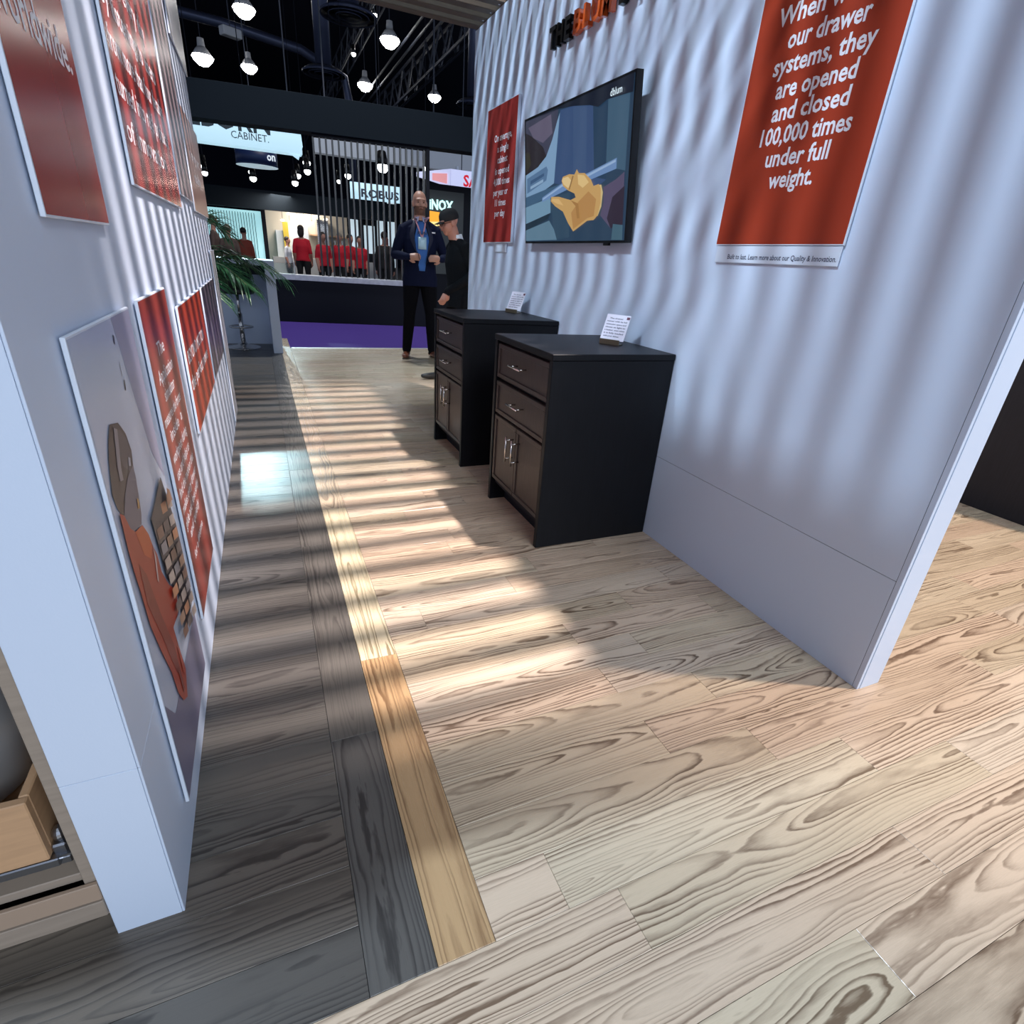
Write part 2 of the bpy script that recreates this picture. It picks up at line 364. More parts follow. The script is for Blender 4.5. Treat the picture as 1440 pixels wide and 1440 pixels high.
def on_board(bd, y0, y1, z0, lines, m=INKW, name='lettering', off=.014):
    o, sx, fx = bd; O, Rv, Uv = frame(bd, y0, y1, z0)
    if sx < 0: O = (fx, -(y0+y1)/2, -z0); L2 = [(s, -a, -b_, bz, ch) for s, a, b_, bz, ch in lines]
    else: L2 = lines
    mb = letters(L2, (O[0], O[1], O[2]), Rv, Uv, off=off); return mb.build(name, m, o)
# right wall
b1 = board('tall orange poster about drawer systems opened 100,000 times', 'R', 1.313, 1.878, 1.337, 2.52, ORANGE)
on_board(b1, 1.313, 1.878, 1.337, [('When we test', 1.79, 1.37, 1.985, .050), ('our drawer', 1.728, 1.436, 1.917, .050), ('systems, they', 1.765, 1.396, 1.850, .050),
    ('are opened', 1.732, 1.433, 1.782, .050), ('and closed', 1.728, 1.435, 1.717, .050), ('100,000 times', 1.756, 1.403, 1.649, .050),
    ('under full', 1.711, 1.458, 1.583, .050), ('weight.', 1.677, 1.494, 1.517, .050)], off=.022)
b2 = board('white caption strip under the large orange poster', 'R', 1.318, 1.868, 1.277, 1.335, BOARDW, th=.006, gap=.003, name='caption_plate', cat='sign')
on_board(b2, 1.318, 1.868, 1.277, [('Built to last. Learn more about our Quality & Innovation.', 1.80, 1.325, 1.290, .017)], m=INKD, off=.012)
b3 = board('narrow orange poster left of the television', 'R', 3.93, 4.485, 1.352, 2.21, ORANGE2, th=.02)
on_board(b3, 3.93, 4.485, 1.352, [('On average,', 4.33, 4.01, 1.995, .042), ('a single', 4.265, 4.06, 1.928, .042), ('cabinet', 4.255, 4.07, 1.860, .042), ('is opened', 4.29, 4.03, 1.793, .042),
    ('4,000 times', 4.31, 4.014, 1.726, .042), ('per year or', 4.307, 4.036, 1.660, .042), ('11 times', 4.267, 4.062, 1.593, .042), ('per day', 4.264, 4.068, 1.525, .042)], off=.02)
board('small blank white tag under the narrow orange poster', 'R', 4.04, 4.285, 1.29, 1.35, BOARDW, th=.006, gap=.003, name='caption_plate', cat='sign')
# left wall, upper row
c = board('nearest upper orange board ending in the word worldwide', 'L', 1.0, 1.385, 1.235, 2.05, ORANGE2)
on_board(c, 1.0, 1.385, 1.235, [('worldwide.', 1.012, 1.352, 1.461, .052), ('employees', 1.02, 1.28, 1.561, .052), ('nearly 9,000', 1.02, 1.36, 1.661, .052)])
c = board('wide upper orange board with five slanted text lines', 'L', 1.765, 2.80, 1.332, 2.35, ORANGE2)
on_board(c, 1.765, 2.80, 1.332, [('of innovation', 1.80, 2.50, 1.430, .050), ('turned into real products', 1.78, 2.68, 1.518, .050), ('from more than four decades', 1.79, 2.66, 1.603, .050), ('by listening to users', 1.80, 2.60, 1.690, .050), ('we learn every day', 1.80, 2.5, 1.780, .050)])
PINK = mat('mauve_print', (.26, .19, .21), .3); PINK2 = mat('rust_print', (.33, .16, .13), .3); PALE = mat('pale_print', (.52, .52, .56), .3)
c = board('tall mauve picture board right of the wide orange one', 'L', 2.86, 3.40, 1.385, 2.70, PINK)
c = board('upper pale board high near the far end of the left wall', 'L', 3.60, 4.40, 2.085, 2.67, PALE)
c = board('rust board below the pale one near the far end of the left wall', 'L', 3.46, 4.40, 1.352, 1.80, PINK2)
on_board(c, 3.46, 4.40, 1.352, [('quality', 3.7, 4.1, 1.50, .05), ('in every part', 3.62, 4.2, 1.60, .05)])
# lower row: picture board, orange text boards, dark picture
c = board('picture board of a helmeted figure in an orange suit', 'L', .942, 1.385, .163, 1.088, mat('photo_sky', (.48, .54, .68), .25), name='picture_board', cat='picture')
G = [([(1.22, 1.084), (1.381, 1.084), (1.381, .72), (1.31, .80)], (160, 160, 184)), ([(1.0, .35), (1.381, .34), (1.381, .17), (.946, .17), (.946, .42)], (124, 120, 144)),
     ([(1.204, 1.058), (1.212, 1.054), (1.206, 1.04), (1.199, 1.043)], (40, 42, 60)), ([(1.205, 1.01), (1.208, 1.01), (1.203, .985), (1.200, .985)], (70, 72, 90)), ([(1.207, .978), (1.214, .975), (1.206, .957), (1.199, .96)], (40, 42, 60)),
     ([(1.042, .938), (1.095, .927), (1.128, .898), (1.140, .862), (1.127, .838), (1.125, .82), (1.114, .783), (1.1, .749), (1.084, .737), (1.03, .749), (1.006, .766), (.99, .797), (.97, .818), (.961, .847), (.974, .869), (.989, .894), (1.011, .917)], (72, 60, 62)),
     ([(1.06, .920), (1.095, .915), (1.125, .888), (1.13, .86), (1.10, .835), (1.06, .86)], (88, 78, 84)),
     ([(1.122, .84), (1.125, .82), (1.114, .783), (1.1, .749), (1.084, .737), (1.03, .749), (1.006, .766), (.991, .794), (1.027, .819), (1.071, .835)], (104, 98, 112)),
     ([(1.058, .928), (1.078, .920), (1.062, .892), (1.044, .863), (1.04, .842), (1.02, .847), (1.024, .87), (1.042, .9)], (142, 134, 140)),
     ([(1.103, .862), (1.115, .856), (1.108, .843), (1.094, .848)], (176, 174, 186)),
     ([(1.093, .786), (1.103, .78), (1.098, .764), (1.083, .768)], (186, 140, 80)),
     ([(.968, .812), (.99, .797), (1.006, .766), (1.029, .748), (1.083, .736), (1.111, .703), (1.119, .678), (1.14, .642), (1.141, .603), (1.173, .553), (1.232, .499), (1.205, .46), (1.130, .470), (1.134, .434), (1.151, .342), (1.109, .296), (1.073, .318), (1.047, .361), (1.035, .428), (1.001, .509), (.976, .584), (.971, .659), (.964, .705), (.963, .746)], (168, 54, 36)),
     ([(1.029, .748), (1.083, .736), (1.111, .703), (1.119, .678), (1.09, .66), (1.05, .69)], (196, 84, 36)),
     ([(1.0, .70), (1.03, .66), (1.06, .55), (1.10, .45), (1.10, .36), (1.07, .40), (1.03, .52), (.99, .62)], (138, 40, 30)),
     ([(1.121, .674), (1.124, .647), (1.10, .60), (1.093, .61), (1.112, .65)], (205, 176, 170)),
     ([(1.08, .40), (1.10, .39), (1.10, .33), (1.085, .33)], (128, 34, 26)), ([(1.12, .43), (1.135, .40), (1.13, .34), (1.12, .36)], (186, 70, 50)),
     ([(1.317, .742), (1.372, .603), (1.380, .522), (1.380, .43), (1.372, .386), (1.23, .385), (1.235, .46), (1.245, .491), (1.172, .567), (1.163, .645), (1.153, .716)], (62, 56, 62))]
pcols = [(150, 118, 96), (176, 160, 150), (124, 92, 78), (186, 128, 92), (136, 130, 134), (104, 90, 88), (166, 150, 140)]
for i in range(9):
    for j in range(3):
        z = .722-i*.036-j*.016; yb = 1.172+j*.066+(0.02 if i < 1 else 0); zz = z
        if i == 0 and j == 0: continue
        xr_ = min(yb+.055, 1.376)
        G.append(([(yb, zz-.004), (xr_, zz-.018), (xr_, zz-.044), (yb, zz-.028)], pcols[(i*2+j*3) % 7]))
for q in ((1.318, .735, 1.345, .70), (1.30, .725, 1.33, .705)): G.append(([(q[0], q[1]-.02), (q[2], q[3]), (q[2]+.01, q[3]-.03), (q[0]-.01, q[1]-.045)], (170, 120, 92)))
o, sx, fx = c; O, Rv, Uv = frame(c, .942, 1.385, .163); art('picture', G, O, Rv, Uv, o)
c = board('tall narrow orange board with many text lines low on the left wall', 'L', 1.495, 1.925, .24, 1.092, mat('orange_fade', (.27, .043, .03), .3))
LN = [('The', 1.615, 1.725, .950, .034), ('Application', 1.558, 1.81, .890, .034), ('simulator', 1.593, 1.775, .842, .032), ('measures the forces', 1.52, 1.84, .792, .030), ('inside  a', 1.562, 1.80, .745, .032),
      ('workpiece during', 1.53, 1.83, .692, .030), ('use and helps us', 1.54, 1.82, .645, .030), ('find the motion that', 1.52, 1.86, .600, .028), ('makes every drawer', 1.52, 1.86, .556, .028), ('glide and close softly', 1.52, 1.86, .512, .028), ('and quietly', 1.56, 1.80, .468, .028), ('for a lifetime.', 1.56, 1.80, .40, .026)]
on_board(c, 1.495, 1.925, .24, LN, off=.008)
c = board('short wide orange board with two text lines low on the left wall', 'L', 2.13, 2.99, .598, 1.022, ORANGE)
on_board(c, 2.13, 2.99, .598, [('BEYOND MOTION', 2.17, 2.82, .832, .044), ('the perfect moves', 2.15, 2.86, .745, .048)])
c = board('dark purple picture board right of the short orange one', 'L', 3.06, 3.92, .598, 1.022, mat('plum_print', (.085, .060, .085), .3), name='picture_board', cat='picture')
o, sx, fx = c; O, Rv, Uv = frame(c, 3.06, 3.92, .598)
art('picture', [([(3.3, .62), (3.42, .62), (3.40, .86), (3.34, .90), (3.29, .84)], (120, 112, 128)), ([(3.55, .62), (3.75, .62), (3.72, .80), (3.60, .84)], (96, 84, 100)), ([(3.07, .61), (3.2, .61), (3.16, .75), (3.07, .78)], (78, 64, 76))], O, Rv, Uv, o)
board('slim pale board at the far end low on the left wall', 'L', 4.08, 4.42, .10, 1.17, PALE)
# raised wall letters
lg = empty('wall_lettering', (1.687, 2.9, 2.33), label='raised black and orange letters high on the right wall above the television', cat='sign')
def raised(st, a0, a1, m, nm, bz=0, ch=.095):
    mb = letters([(st, -a0+2.9, -a1+2.9, bz, ch)], (-.006, 0, 0), (0, -1, 0), (0, 0, 1), depth=.028, off=.03); return mb.build(nm, m, lg)
for (st, a0, a1, m, nm) in (('T', 3.52, 3.445, BLACK, 'letter'), ('H', 3.43, 3.355, BLACK, 'letter'), ('E', 3.335, 3.275, BLACK, 'letter')): raised(st, a0, a1, m, nm)
ORL = mat('orange_gloss', (.62, .09, .012), .15, coat=.5)
for (st, a0, a1) in (('B', 3.235, 3.155), ('L', 3.135, 3.075), ('U', 3.055, 2.975), ('M', 2.955, 2.865)): tag(raised(st, a0, a1, ORL, 'letter'), 'orange letter')
for (st, a0, a1) in (('D', 2.80, 2.73), ('I', 2.71, 2.69), ('F', 2.67, 2.61), ('F', 2.59, 2.53), ('E', 2.51, 2.45), ('R', 2.43, 2.36)): raised(st, a0, a1, BLACK, 'letter')
# television, tilted forward
tvo = empty('television', (1.645, 3.0425, 1.345), label='flat black television on the right wall showing a gloved hand on a drawer rail', cat='television')
tl = math.atan(.0902)
def tv_pt(a, bz, d=0):  # a from the left edge, bz up the screen, d out of the screen
    return (-(math.sin(tl)*bz)-d*math.cos(tl), .5825-a, math.cos(tl)*bz-d*math.sin(tl))
mb = MB(); 
def tvbox(mb, a0, a1, b0, b1, d0, d1, mi=0): return mb.add([tv_pt(a, bb_, d) for a in (a0, a1) for bb_ in (b0, b1) for d in (d0, d1)], [(0, 1, 3, 2), (4, 6, 7, 5), (0, 4, 5, 1), (2, 3, 7, 6), (0, 2, 6, 4), (1, 5, 7, 3)], mi)
tvbox(MB(), 0, 1.162, 0, .668, -.032, 0).build('housing', BLACK, tvo)
mb = MB()
for q in ((0, 1.162, 0, .011), (0, 1.162, .657, .668), (0, .010, .011, .657), (1.152, 1.162, .011, .657)): tvbox(mb, *q, 0, .004)
mb.build('bezel', BLACK, tvo)
tvbox(MB(), .96, 1.01, -.012, 0, -.01, .002).build('sensor', BLACK, tvo)
mb = MB(); mb.box(.03, .041, -.2, .2, .15, .5).build('wall_bracket', BLACK, tvo)
O = Vector(tv_pt(0, 0, .0008)); Rv = (0, -1, 0); Uv = Vector(tv_pt(0, 1))-Vector(tv_pt(0, 0))
T = [([(.01, .011), (1.152, .011), (1.152, .657), (.01, .657)], (38, 62, 86)),
     ([(.456, .64), (.824, .629), (.94, .612), (.956, .279), (.813, .234), (.398, .308)], (54, 78, 118)),
     ([(.60, .63), (.74, .62), (.76, .30), (.62, .33)], (60, 84, 122)), ([(.80, .62), (.94, .612), (.956, .279), (.84, .30)], (34, 60, 86)),
     ([(.94, .612), (1.12, .596), (1.12, .301), (.95, .333)], (62, 92, 116)),
     ([(.01, .656), (.44, .652), (.437, .649), (.424, .594), (.369, .52), (.295, .449), (.184, .407), (.033, .385), (.01, .38)], (60, 62, 82)),
     ([(.01, .60), (.10, .57), (.25, .50), (.295, .449), (.184, .407), (.033, .385), (.01, .38)], (38, 32, 38)), ([(.05, .62), (.35, .64), (.37, .55), (.25, .52), (.12, .56)], (96, 90, 112)), ([(.01, .50), (.07, .49), (.09, .43), (.01, .39)], (50, 48, 36)),
     ([(.456, .63), (.429, .482), (.398, .308), (.01, .225), (.01, .38), (.184, .407), (.295, .449), (.369, .52), (.424, .594)], (124, 158, 192)),
     ([(.03, .36), (.30, .40), (.32, .38), (.30, .33), (.03, .28)], (84, 116, 152)), ([(.08, .345), (.27, .37), (.27, .355), (.08, .325)], (58, 88, 124)), ([(.08, .315), (.26, .34), (.26, .325), (.08, .30)], (140, 170, 200)),
     ([(.01, .26), (.30, .285), (.5, .299), (.50, .27), (.01, .20)], (60, 92, 122)),
     ([(.01, .205), (.359, .24), (.362, .161), (.01, .112)], (112, 148, 174)), ([(.01, .112), (.362, .161), (.33, .13), (.01, .075)], (24, 44, 60)),
     ([(.01, .075), (.346, .121), (.43, .060), (.45, .018), (.01, .015)], (92, 124, 146)),
     ([(.36, .24), (.60, .25), (.60, .03), (.45, .018), (.40, .09)], (46, 72, 94)),
     ([(.25, .245), (.5, .299), (.779, .322), (1.048, .359), (1.049, .315), (.846, .294), (.547, .262), (.25, .222)], (108, 140, 186)), ([(.26, .24), (.5, .293), (.779, .316), (1.04, .353), (1.04, .343), (.779, .305), (.5, .282), (.26, .232)], (150, 178, 214)),
     ([(.942, .248), (1.049, .271), (1.121, .296), (1.134, .079), (1.029, .065), (.925, .125), (.95, .181)], (84, 76, 104)), ([(1.03, .20), (1.13, .24), (1.134, .079), (1.029, .065), (.99, .11)], (44, 34, 52)),
     ([(1.049, .084), (1.135, .077), (1.14, .013), (1.041, .014)], (66, 98, 116)),
     ([(.01, .656), (1.152, .657), (1.150, .59), (.94, .600), (.86, .585), (.778, .606), (.62, .63), (.455, .646)], (12, 22, 40)),
     ([(.861, .262), (.923, .26), (.941, .226), (.933, .165), (.901, .123), (.873, .145), (.88, .202)], (206, 184, 132)),
     ([(.513, .329), (.587, .335), (.644, .328), (.67, .35), (.692, .33), (.753, .325), (.821, .29), (.849, .26), (.898, .265), (.92, .245), (.925, .181), (.900, .126), (.864, .107), (.799, .106), (.649, .058), (.587, .101), (.523, .16), (.427, .191), (.368, .22), (.376, .242), (.472, .236), (.55, .222), (.609, .212), (.666, .221), (.651, .24), (.577, .26), (.516, .286), (.499, .312)], (198, 158, 98)),
     ([(.649, .07), (.80, .118), (.864, .125), (.88, .20), (.80, .24), (.70, .20), (.62, .15)], (180, 134, 78)), ([(.68, .325), (.75, .315), (.80, .28), (.74, .26), (.69, .28)], (222, 190, 130)), ([(.39, .232), (.47, .226), (.53, .19), (.44, .205), (.38, .222)], (216, 178, 118)),
     ([(.513, .322), (.575, .325), (.62, .30), (.58, .27), (.525, .292), (.508, .31)], (224, 196, 142)), ([(.585, .262), (.625, .325), (.64, .322), (.60, .262)], (150, 116, 70)), ([(.61, .212), (.70, .19), (.72, .12), (.69, .12), (.67, .18)], (164, 120, 66))]
art('screen', T, O, Rv, Uv, tvo, emit=.85)
letters([('blum', .995, 1.07, .604, .028), ('d', .972, .99, .604, .028)], O, Rv, Uv, lift=.012).build('screen_logo', mat('logo_white', (0, 0, 0), emit=(.7, .85, .95), es=1), tvo)
# ------------------------------------------------------------------ the two dark cabinets
def cabinet(x0, y0, y1, ztop, label):
    o = empty('base_cabinet', (x0, y0, 0), label=label, cat='cabinet', group='dark display cabinets along the right wall')
    D = 1.684-x0; Wd = y1-y0; s = .028
    bx('side_panel', ESP, o, 0, D, 0, s, 0, ztop-.028, bv=.002); bx('side_panel', ESP, o, 0, D, Wd-s, Wd, 0, ztop-.028, bv=.002)
    bx('worktop', ESP, o, -.004, D, -.004, Wd+.004, ztop-.0275, ztop, bv=.003)
    MB().box(.03, D, s, Wd-s, .10, ztop-.028).box(.09, .10, s, Wd-s, 0, .10).build('carcass', BLACKM, o)
    hy0, hy1 = s+.008, Wd-s-.008; zt = ztop-.028-.014
    hts = [(zt-.165, zt), (zt-.165-.018-.165, zt-.165-.018)]
    def front(nm, a0, a1, z0, z1):
        f = MB().box(.010, .028, a0, a1, z0, z1, bv=.002)
        fo = f.build(nm, ESPF, o)
        m2 = MB(); t_ = .022
        for q in ((a0, a1, z0, z0+t_), (a0, a1, z1-t_, z1), (a0, a0+t_, z0+t_, z1-t_), (a1-t_, a1, z0+t_, z1-t_)): m2.box(.004, .011, q[0], q[1], q[2], q[3], bv=.002)
        m2.build('raised_border', ESPF, fo); return fo
    def handle(p, fo, c, L, vert):
        m3 = MB()
        d = Vector((0, 0, 1)) if vert else Vector((0, 1, 0)); c = Vector(c)
        m3.tube([c-d*L/2+Vector((-.032, 0, 0)), c+d*L/2+Vector((-.032, 0, 0))], .0048, 10)
        for sgn in (-1, 1): m3.tube([c+d*(L*.36*sgn)+Vector((-.032, 0, 0)), c+d*(L*.36*sgn)+Vector((.012, 0, 0))], .004, 8)
        m3.build('handle', CHROME, fo, smooth=True)
    for z0, z1 in hts:
        f = front('drawer', hy0, hy1, z0, z1); handle(o, f, (0, (hy0+hy1)/2, (z0+z1)/2+.01), .13, False)
    zb = .138; zd = hts[1][0]-.012; mid = (hy0+hy1)/2
    f = front('door', hy0, mid-.002, zb, zd); handle(o, f, (0, mid-.035, zd-.115), .13, True)
    f = front('door', mid+.002, hy1, zb, zd); handle(o, f, (0, mid+.035, zd-.115), .13, True)
    return o
cabinet(1.064, 2.0, 2.635, .896, 'nearer dark wood cabinet with brown drawer fronts, largest in view')
cabinet(1.064, 3.135, 3.76, .912, 'farther dark wood cabinet behind the nearer one, beside the man in a cap')
def placard(x, y, z, rz, label, w=.125, h=.125):
    o = empty('placard', (x, y, z), rz, label=label, cat='sign', group='small printed cards on the dark cabinets')
    # faces local -Y, leaning back
    tp = math.radians(24); up = Vector((0, math.sin(tp), math.cos(tp))); nn = Vector((0, -math.cos(tp), math.sin(tp)))
    def bxl(mb, a0, a1, b0, b1, d0, d1): return mb.add([Vector((a, 0, .018))+up*bb_+nn*d for a in (a0, a1) for bb_ in (b0, b1) for d in (d0, d1)], [(0, 1, 3, 2), (4, 6, 7, 5), (0, 4, 5, 1), (2, 3, 7, 6), (0, 2, 6, 4), (1, 5, 7, 3)])
    bxl(MB(), -w/2, w/2, 0, h, -.003, 0).build('card', mat('card_white', (.80, .78, .88), .2), o)
    Oc = Vector((0, 0, .018))+nn*.0004
    txt = [('The drawer', -.5, .34), ('runner with its full', -.62, .62), ('extension opens and', -.62, .62), ('closes as light as', -.62, .62), ('a feather, even when', -.62, .62), ('it is fully loaded', -.62, .6), ('with your dishes.', -.6, .4)]
    letters([(('The drawer' if i == 0 else t), a*w*.68, b_*w*.68, h*(.82-i*.115), h*.055) for i, (t, a, b_) in enumerate(txt)], Oc, (1, 0, 0), up, off=.02).build('lettering', INKD, o)
    m4 = MB(); m4.add([Oc+Vector((1, 0, 0))*(w*.36+a*.016)+up*(h*.84+b_*.013)+nn*.0005 for a, b_ in ((0, 0), (1, 0), (1, 1), (0, 1))], [(0, 1, 2, 3)]); m4.build('mark', mat('mark_red', (.12, .02, .05)), o)
    MB().box(-w*.42, w*.42, -.022, .02, 0, .006, bv=.001).box(-w*.42, w*.42, -.022, -.016, .006, .024, bv=.001).build('stand', mat('bronze', (.20, .17, .12), .3, .8), o)
    return o
placard(1.53, 2.30, .896, math.radians(-60), 'white printed card leaning on the nearer dark cabinet')
placard(1.58, 3.62, .912, math.radians(-66), 'white printed card leaning on the farther dark cabinet')
# ------------------------------------------------------------------ cut-away drawer display, bottom left
kc = empty('open_cabinet', (-.41, .85, 0), label='open plywood cabinet with a maple drawer behind the end of the left wall', cat='cabinet')
bx('side_panel', PLY, kc, .002, .0215, -.02, .62, .07, 1.9, bv=.001)
bx('bottom_shelf', PLY, kc, -.70, .001, -.01, .60, .155, .175); bx('face_rail', mat('rail_tan', (.36, .26, .19), .55), kc, -.70, .0225, -.03, -.021, .115, .158)
bx('face_rail', PLY, kc, -.70, .0225, -.032, -.022, .07, .112); bx('toe_board', mat('toe_tan', (.42, .33, .25), .6), kc, -.70, .02, .02, .04, 0, .069)
bx('back_panel', mat('grey_back', (.14, .135, .13), .7), kc, -.70, .001, .60, .615, .07, 1.9); bx('side_panel', PLY, kc, -.72, -.702, -.02, .62, .07, 1.9)
dr = bx('drawer', MAPLE, kc, -.62, -.0315, -.012, .004, .232, .375, bv=.002)
bx('side_board', MAPLE, dr, -.046, -.0315, .0045, .50, .232, .375, bv=.002); bx('side_board', MAPLE, dr, -.62, -.605, .0045, .50, .232, .375, bv=.002); bx('drawer_bottom', MAPLE, dr, -.604, -.0465, .0045, .50, .24, .25)
m5 = MB(); m5.box(-.60, -.02, -.014, .003, .212, .231, bv=.002); m5.box(-.030, -.006, -.006, .5, .205, .222, bv=.002); m5.box(-.03, -.008, -.002, .05, .222, .25, bv=.003); m5.ellip((-.018, .015, .262), (.011, .014, .016)); m5.box(-.032, -.004, -.006, .04, .2235, .2285)
m5.build('slide_rail', ZINC, dr)
wb = empty('bin', (-.625, 1.03, .251), label='silvery rounded bin standing in the maple drawer', cat='bin')
MB().lathe([(.09, 0), (.125, .03), (.138, .15), (.14, .34), (.143, .35), (.136, .352)], n=48).build('body', mat('bin_metal', (.55, .56, .58), .35, .6), wb, smooth=True)
MB().lathe([(.139, .353), (.10, .375), (0, .382)], n=40).build('lid', mat('bin_lid', (.12, .12, .12), .5), wb, smooth=True)
# ------------------------------------------------------------------ dark cabinet of the right bay
rb = empty('tall_cabinet', (4.02, 1.0, 0), label='black wood cabinet at the right edge beyond the white wall', cat='cabinet')
bx('side_panel', mat('black_oak', (.010, .010, .014), .45, spec=.2, noise=(3, .5, (40, 40, 2))), rb, 0, .03, 0, 2.2, 0, 2.2, bv=.002); bx('carcass', ESP, rb, .031, .62, .002, 2.2, .0, 2.198)
bx('side_panel', ESP, rb, .031, .62, -.028, .001, 0, 2.2); bx('top', ESP, rb, -.005, .64, -.03, 2.21, 2.201, 2.23)
# ------------------------------------------------------------------ white bar counter, stool, palm
ct = empty('bar_counter', (.13, 7.56, 0), label='white bar counter with waterfall end panel behind the palm', cat='counter')
bx('end_panel', WALL, ct, -.054, .054, 0, .80, 0, 1.0, bv=.002); bx('worktop', WALL, ct, -1.6, .054, 0, .82, 1.001, 1.06, bv=.002)
bx('front_panel', WALL, ct, -1.6, -.055, .78, .81, 0, 1.0, bv=.002)
bx('apron', HEADM, ct, -1.6, -.056, .03, .05, .90, 1.0)
st = empty('bar_stool', (-.27, 8.02, 0), label='chrome bar stool with round base in front of the white counter', cat='stool')
MB().lathe([(0, .0), (.205, .0), (.205, .006), (.19, .014), (.09, .03), (.045, .055), (.032, .075), (0, .075)], n=40).build('base', CHROME, st, smooth=True)
MB().tube([(0, 0, .07), (0, 0, .42)], .028, 16).build('column', CHROME, st, smooth=True); MB().tube([(0, 0, .40), (0, 0, .66)], .018, 16).build('piston', CHROME, st, smooth=True)
b = MB(); n = 40; b.tube([(.135*math.cos(2*PI*i/n), -.02+.135*math.sin(2*PI*i/n), .262) for i in range(n+1)], .010, 8, cap=False); b.tube([(0, -.155, .262), (0, 0, .262)], .008, 8); b.build('footrest', CHROME, st, smooth=True)
MB().lathe([(0, .655), (.19, .655), (.205, .67), (.205, .70), (.19, .725), (0, .73)], n=40).build('seat', mat('seat_black', (.012, .014, .014), .45), st, smooth=True)
b = MB(); n = 14
for zz in (0, 1):
    pass
vs = [(.2*math.sin(a)*1.02, -.2*math.cos(a)*1.02, z) for z in (.72, .93) for a in [(-1.1+2.2*i/n) for i in range(n+1)]]
b.add(vs, [(i, i+1, n+2+i, n+1+i) for i in range(n)]); bo = b.build('backrest', mat('seat_black', (.012, .014, .014), .45), st, smooth=True)
sm = bo.modifiers.new('s', 'SOLIDIFY'); sm.thickness = .025
LEAF = mat('palm_leaf', (.028, .105, .042), .38, noise=(20, .5)); LEAF2 = mat('palm_leaf_light', (.070, .165, .065), .36, noise=(20, .5)); STEM = mat('palm_stem', (.10, .12, .04), .5)
pt = empty('potted_palm', (-.66, 5.55, 0), label='green potted palm with arching fronds past the far end of the left wall', cat='plant')
MB().lathe([(.12, 0), (.15, .02), (.185, .34), (.195, .35), (.195, .37), (.17, .37), (.165, .33), (0, .33)], n=32).build('pot', mat('pot_black', (.02, .02, .02), .4), pt, smooth=True)
b = MB()
for i in range(6):
    a = i*1.05; b.tube([(.03*math.cos(a), .03*math.sin(a), .32), (.045*math.cos(a), .045*math.sin(a), .64), (.05*math.cos(a), .05*math.sin(a), .90)], [.014, .011, .008], 6)
b.build('stem', STEM, pt, smooth=True)
def frond(az, reach, h0, rise, droop, m, llen=.26, nl=22):
    b = MB(); d = Vector((math.cos(az), math.sin(az), 0)); pts = []
    for i in range(15):
        t = i/14; pts.append(Vector((0, 0, h0+.06))+d*(reach*1.14*(t**.9))+Vector((0, 0, rise*math.sin(min(t*1.25, 1)*PI/2)-droop*t**2.4)))
    b.tube(pts, [.007*(1-i/15)+.0015 for i in range(15)], 5, 1)
    side = d.cross(Vector((0, 0, 1)))
    for k in range(nl):
        t = .22+.78*k/(nl-1); i = min(int(t*14), 13); fr = t*14-i; p = pts[i].lerp(pts[i+1], fr); tg = (pts[i+1]-pts[i]).normalized()
        L = llen*(math.sin(min(1, t*1.1)*PI*.82)*.75+.3)*random.uniform(.9, 1.1)
        for sg in (-1, 1):
            o_ = (tg*random.uniform(.75, .95)+side*sg*random.uniform(.65, .85)+Vector((0, 0, random.uniform(.0, .15)))).normalized()
            w = .0095; nrm = tg.cross(o_).normalized(); bn = o_.cross(nrm).normalized()
            q = [p, p+o_*L*.35+Vector((0, 0, -.01)), p+o_*L*.72+Vector((0, 0, -.02-.06*L)), p+o_*L+Vector((0, 0, -.05-.18*L))]
            vs = [q[0]-bn*w*.4, q[0]+bn*w*.4, q[1]-bn*w, q[1]+nrm*.003, q[1]+bn*w, q[2]-bn*w*.8, q[2]+nrm*.003, q[2]+bn*w*.8, q[3]]
            b.add(vs, [(0, 2, 3), (0, 3, 1), (1, 3, 4), (2, 5, 6, 3), (3, 6, 7, 4), (5, 8, 6), (6, 8, 7)])
    return b.build('frond', [m, STEM], pt)
for i, (az, rc, h0, ri, dr_) in enumerate([(-.20, .74, .80, .36, .22), (.15, .62, .82, .30, .18), (-.55, .58, .80, .30, .24), (.5, .58, .84, .34, .20), (-.95, .50, .80, .26, .26), (.9, .55, .84, .36, .2), (-1.5, .55, .80, .36, .3),
                                          (1.5, .55, .84, .38, .2), (-.35, .42, .84, .52, .12), (.3, .38, .84, .55, .10), (2.3, .6, .82, .36, .25), (-2.4, .6, .82, .36, .25), (3.1, .55, .84, .4, .2), (-.05, .52, .82, .16, .14), (-1.9, .42, .74, .08, .16), (.65, .42, .84, .16, .12)]):
    frond(az, rc, h0, ri, dr_, LEAF2 if i in (13, 5, 9) else LEAF)
# ------------------------------------------------------------------ booth across the purple aisle
ang = -math.atan(.135)
hw = empty('slatted_partition', (.341, 11.04, 0), ang, label='black half wall with vertical slats and a deep black header across the purple aisle', cat='partition')
bx('half_wall', BLACKM, hw, -5, 2.62, 0, .30, 0, .70, bv=.003)
bx('ledge', mat('marble_ledge', (.50, .50, .54), .3, noise=(14, .35)), hw, -5, 2.62, -.03, .33, .702, .79, bv=.003)
bx('header', HEADM, hw, -5.2, 6, -.02, .34, 2.925, 3.42, bv=.003); bx('rail', BLACKM, hw, .70, 2.62, .09, .20, 2.885, 2.923)
SL = mat('slat_black', (.028, .028, .032), .35)
for i in range(19): bx('slat', SL, hw, .70+i*.1005, .70+i*.1005+.030, .09, .20, .792, 2.883, bv=.003)
bx('post', BLACKM, hw, 2.56, 2.62, .08, .22, .792, 2.923); bx('glass_post', CHROME, hw, .24, .255, .1, .115, .79, 1.0)
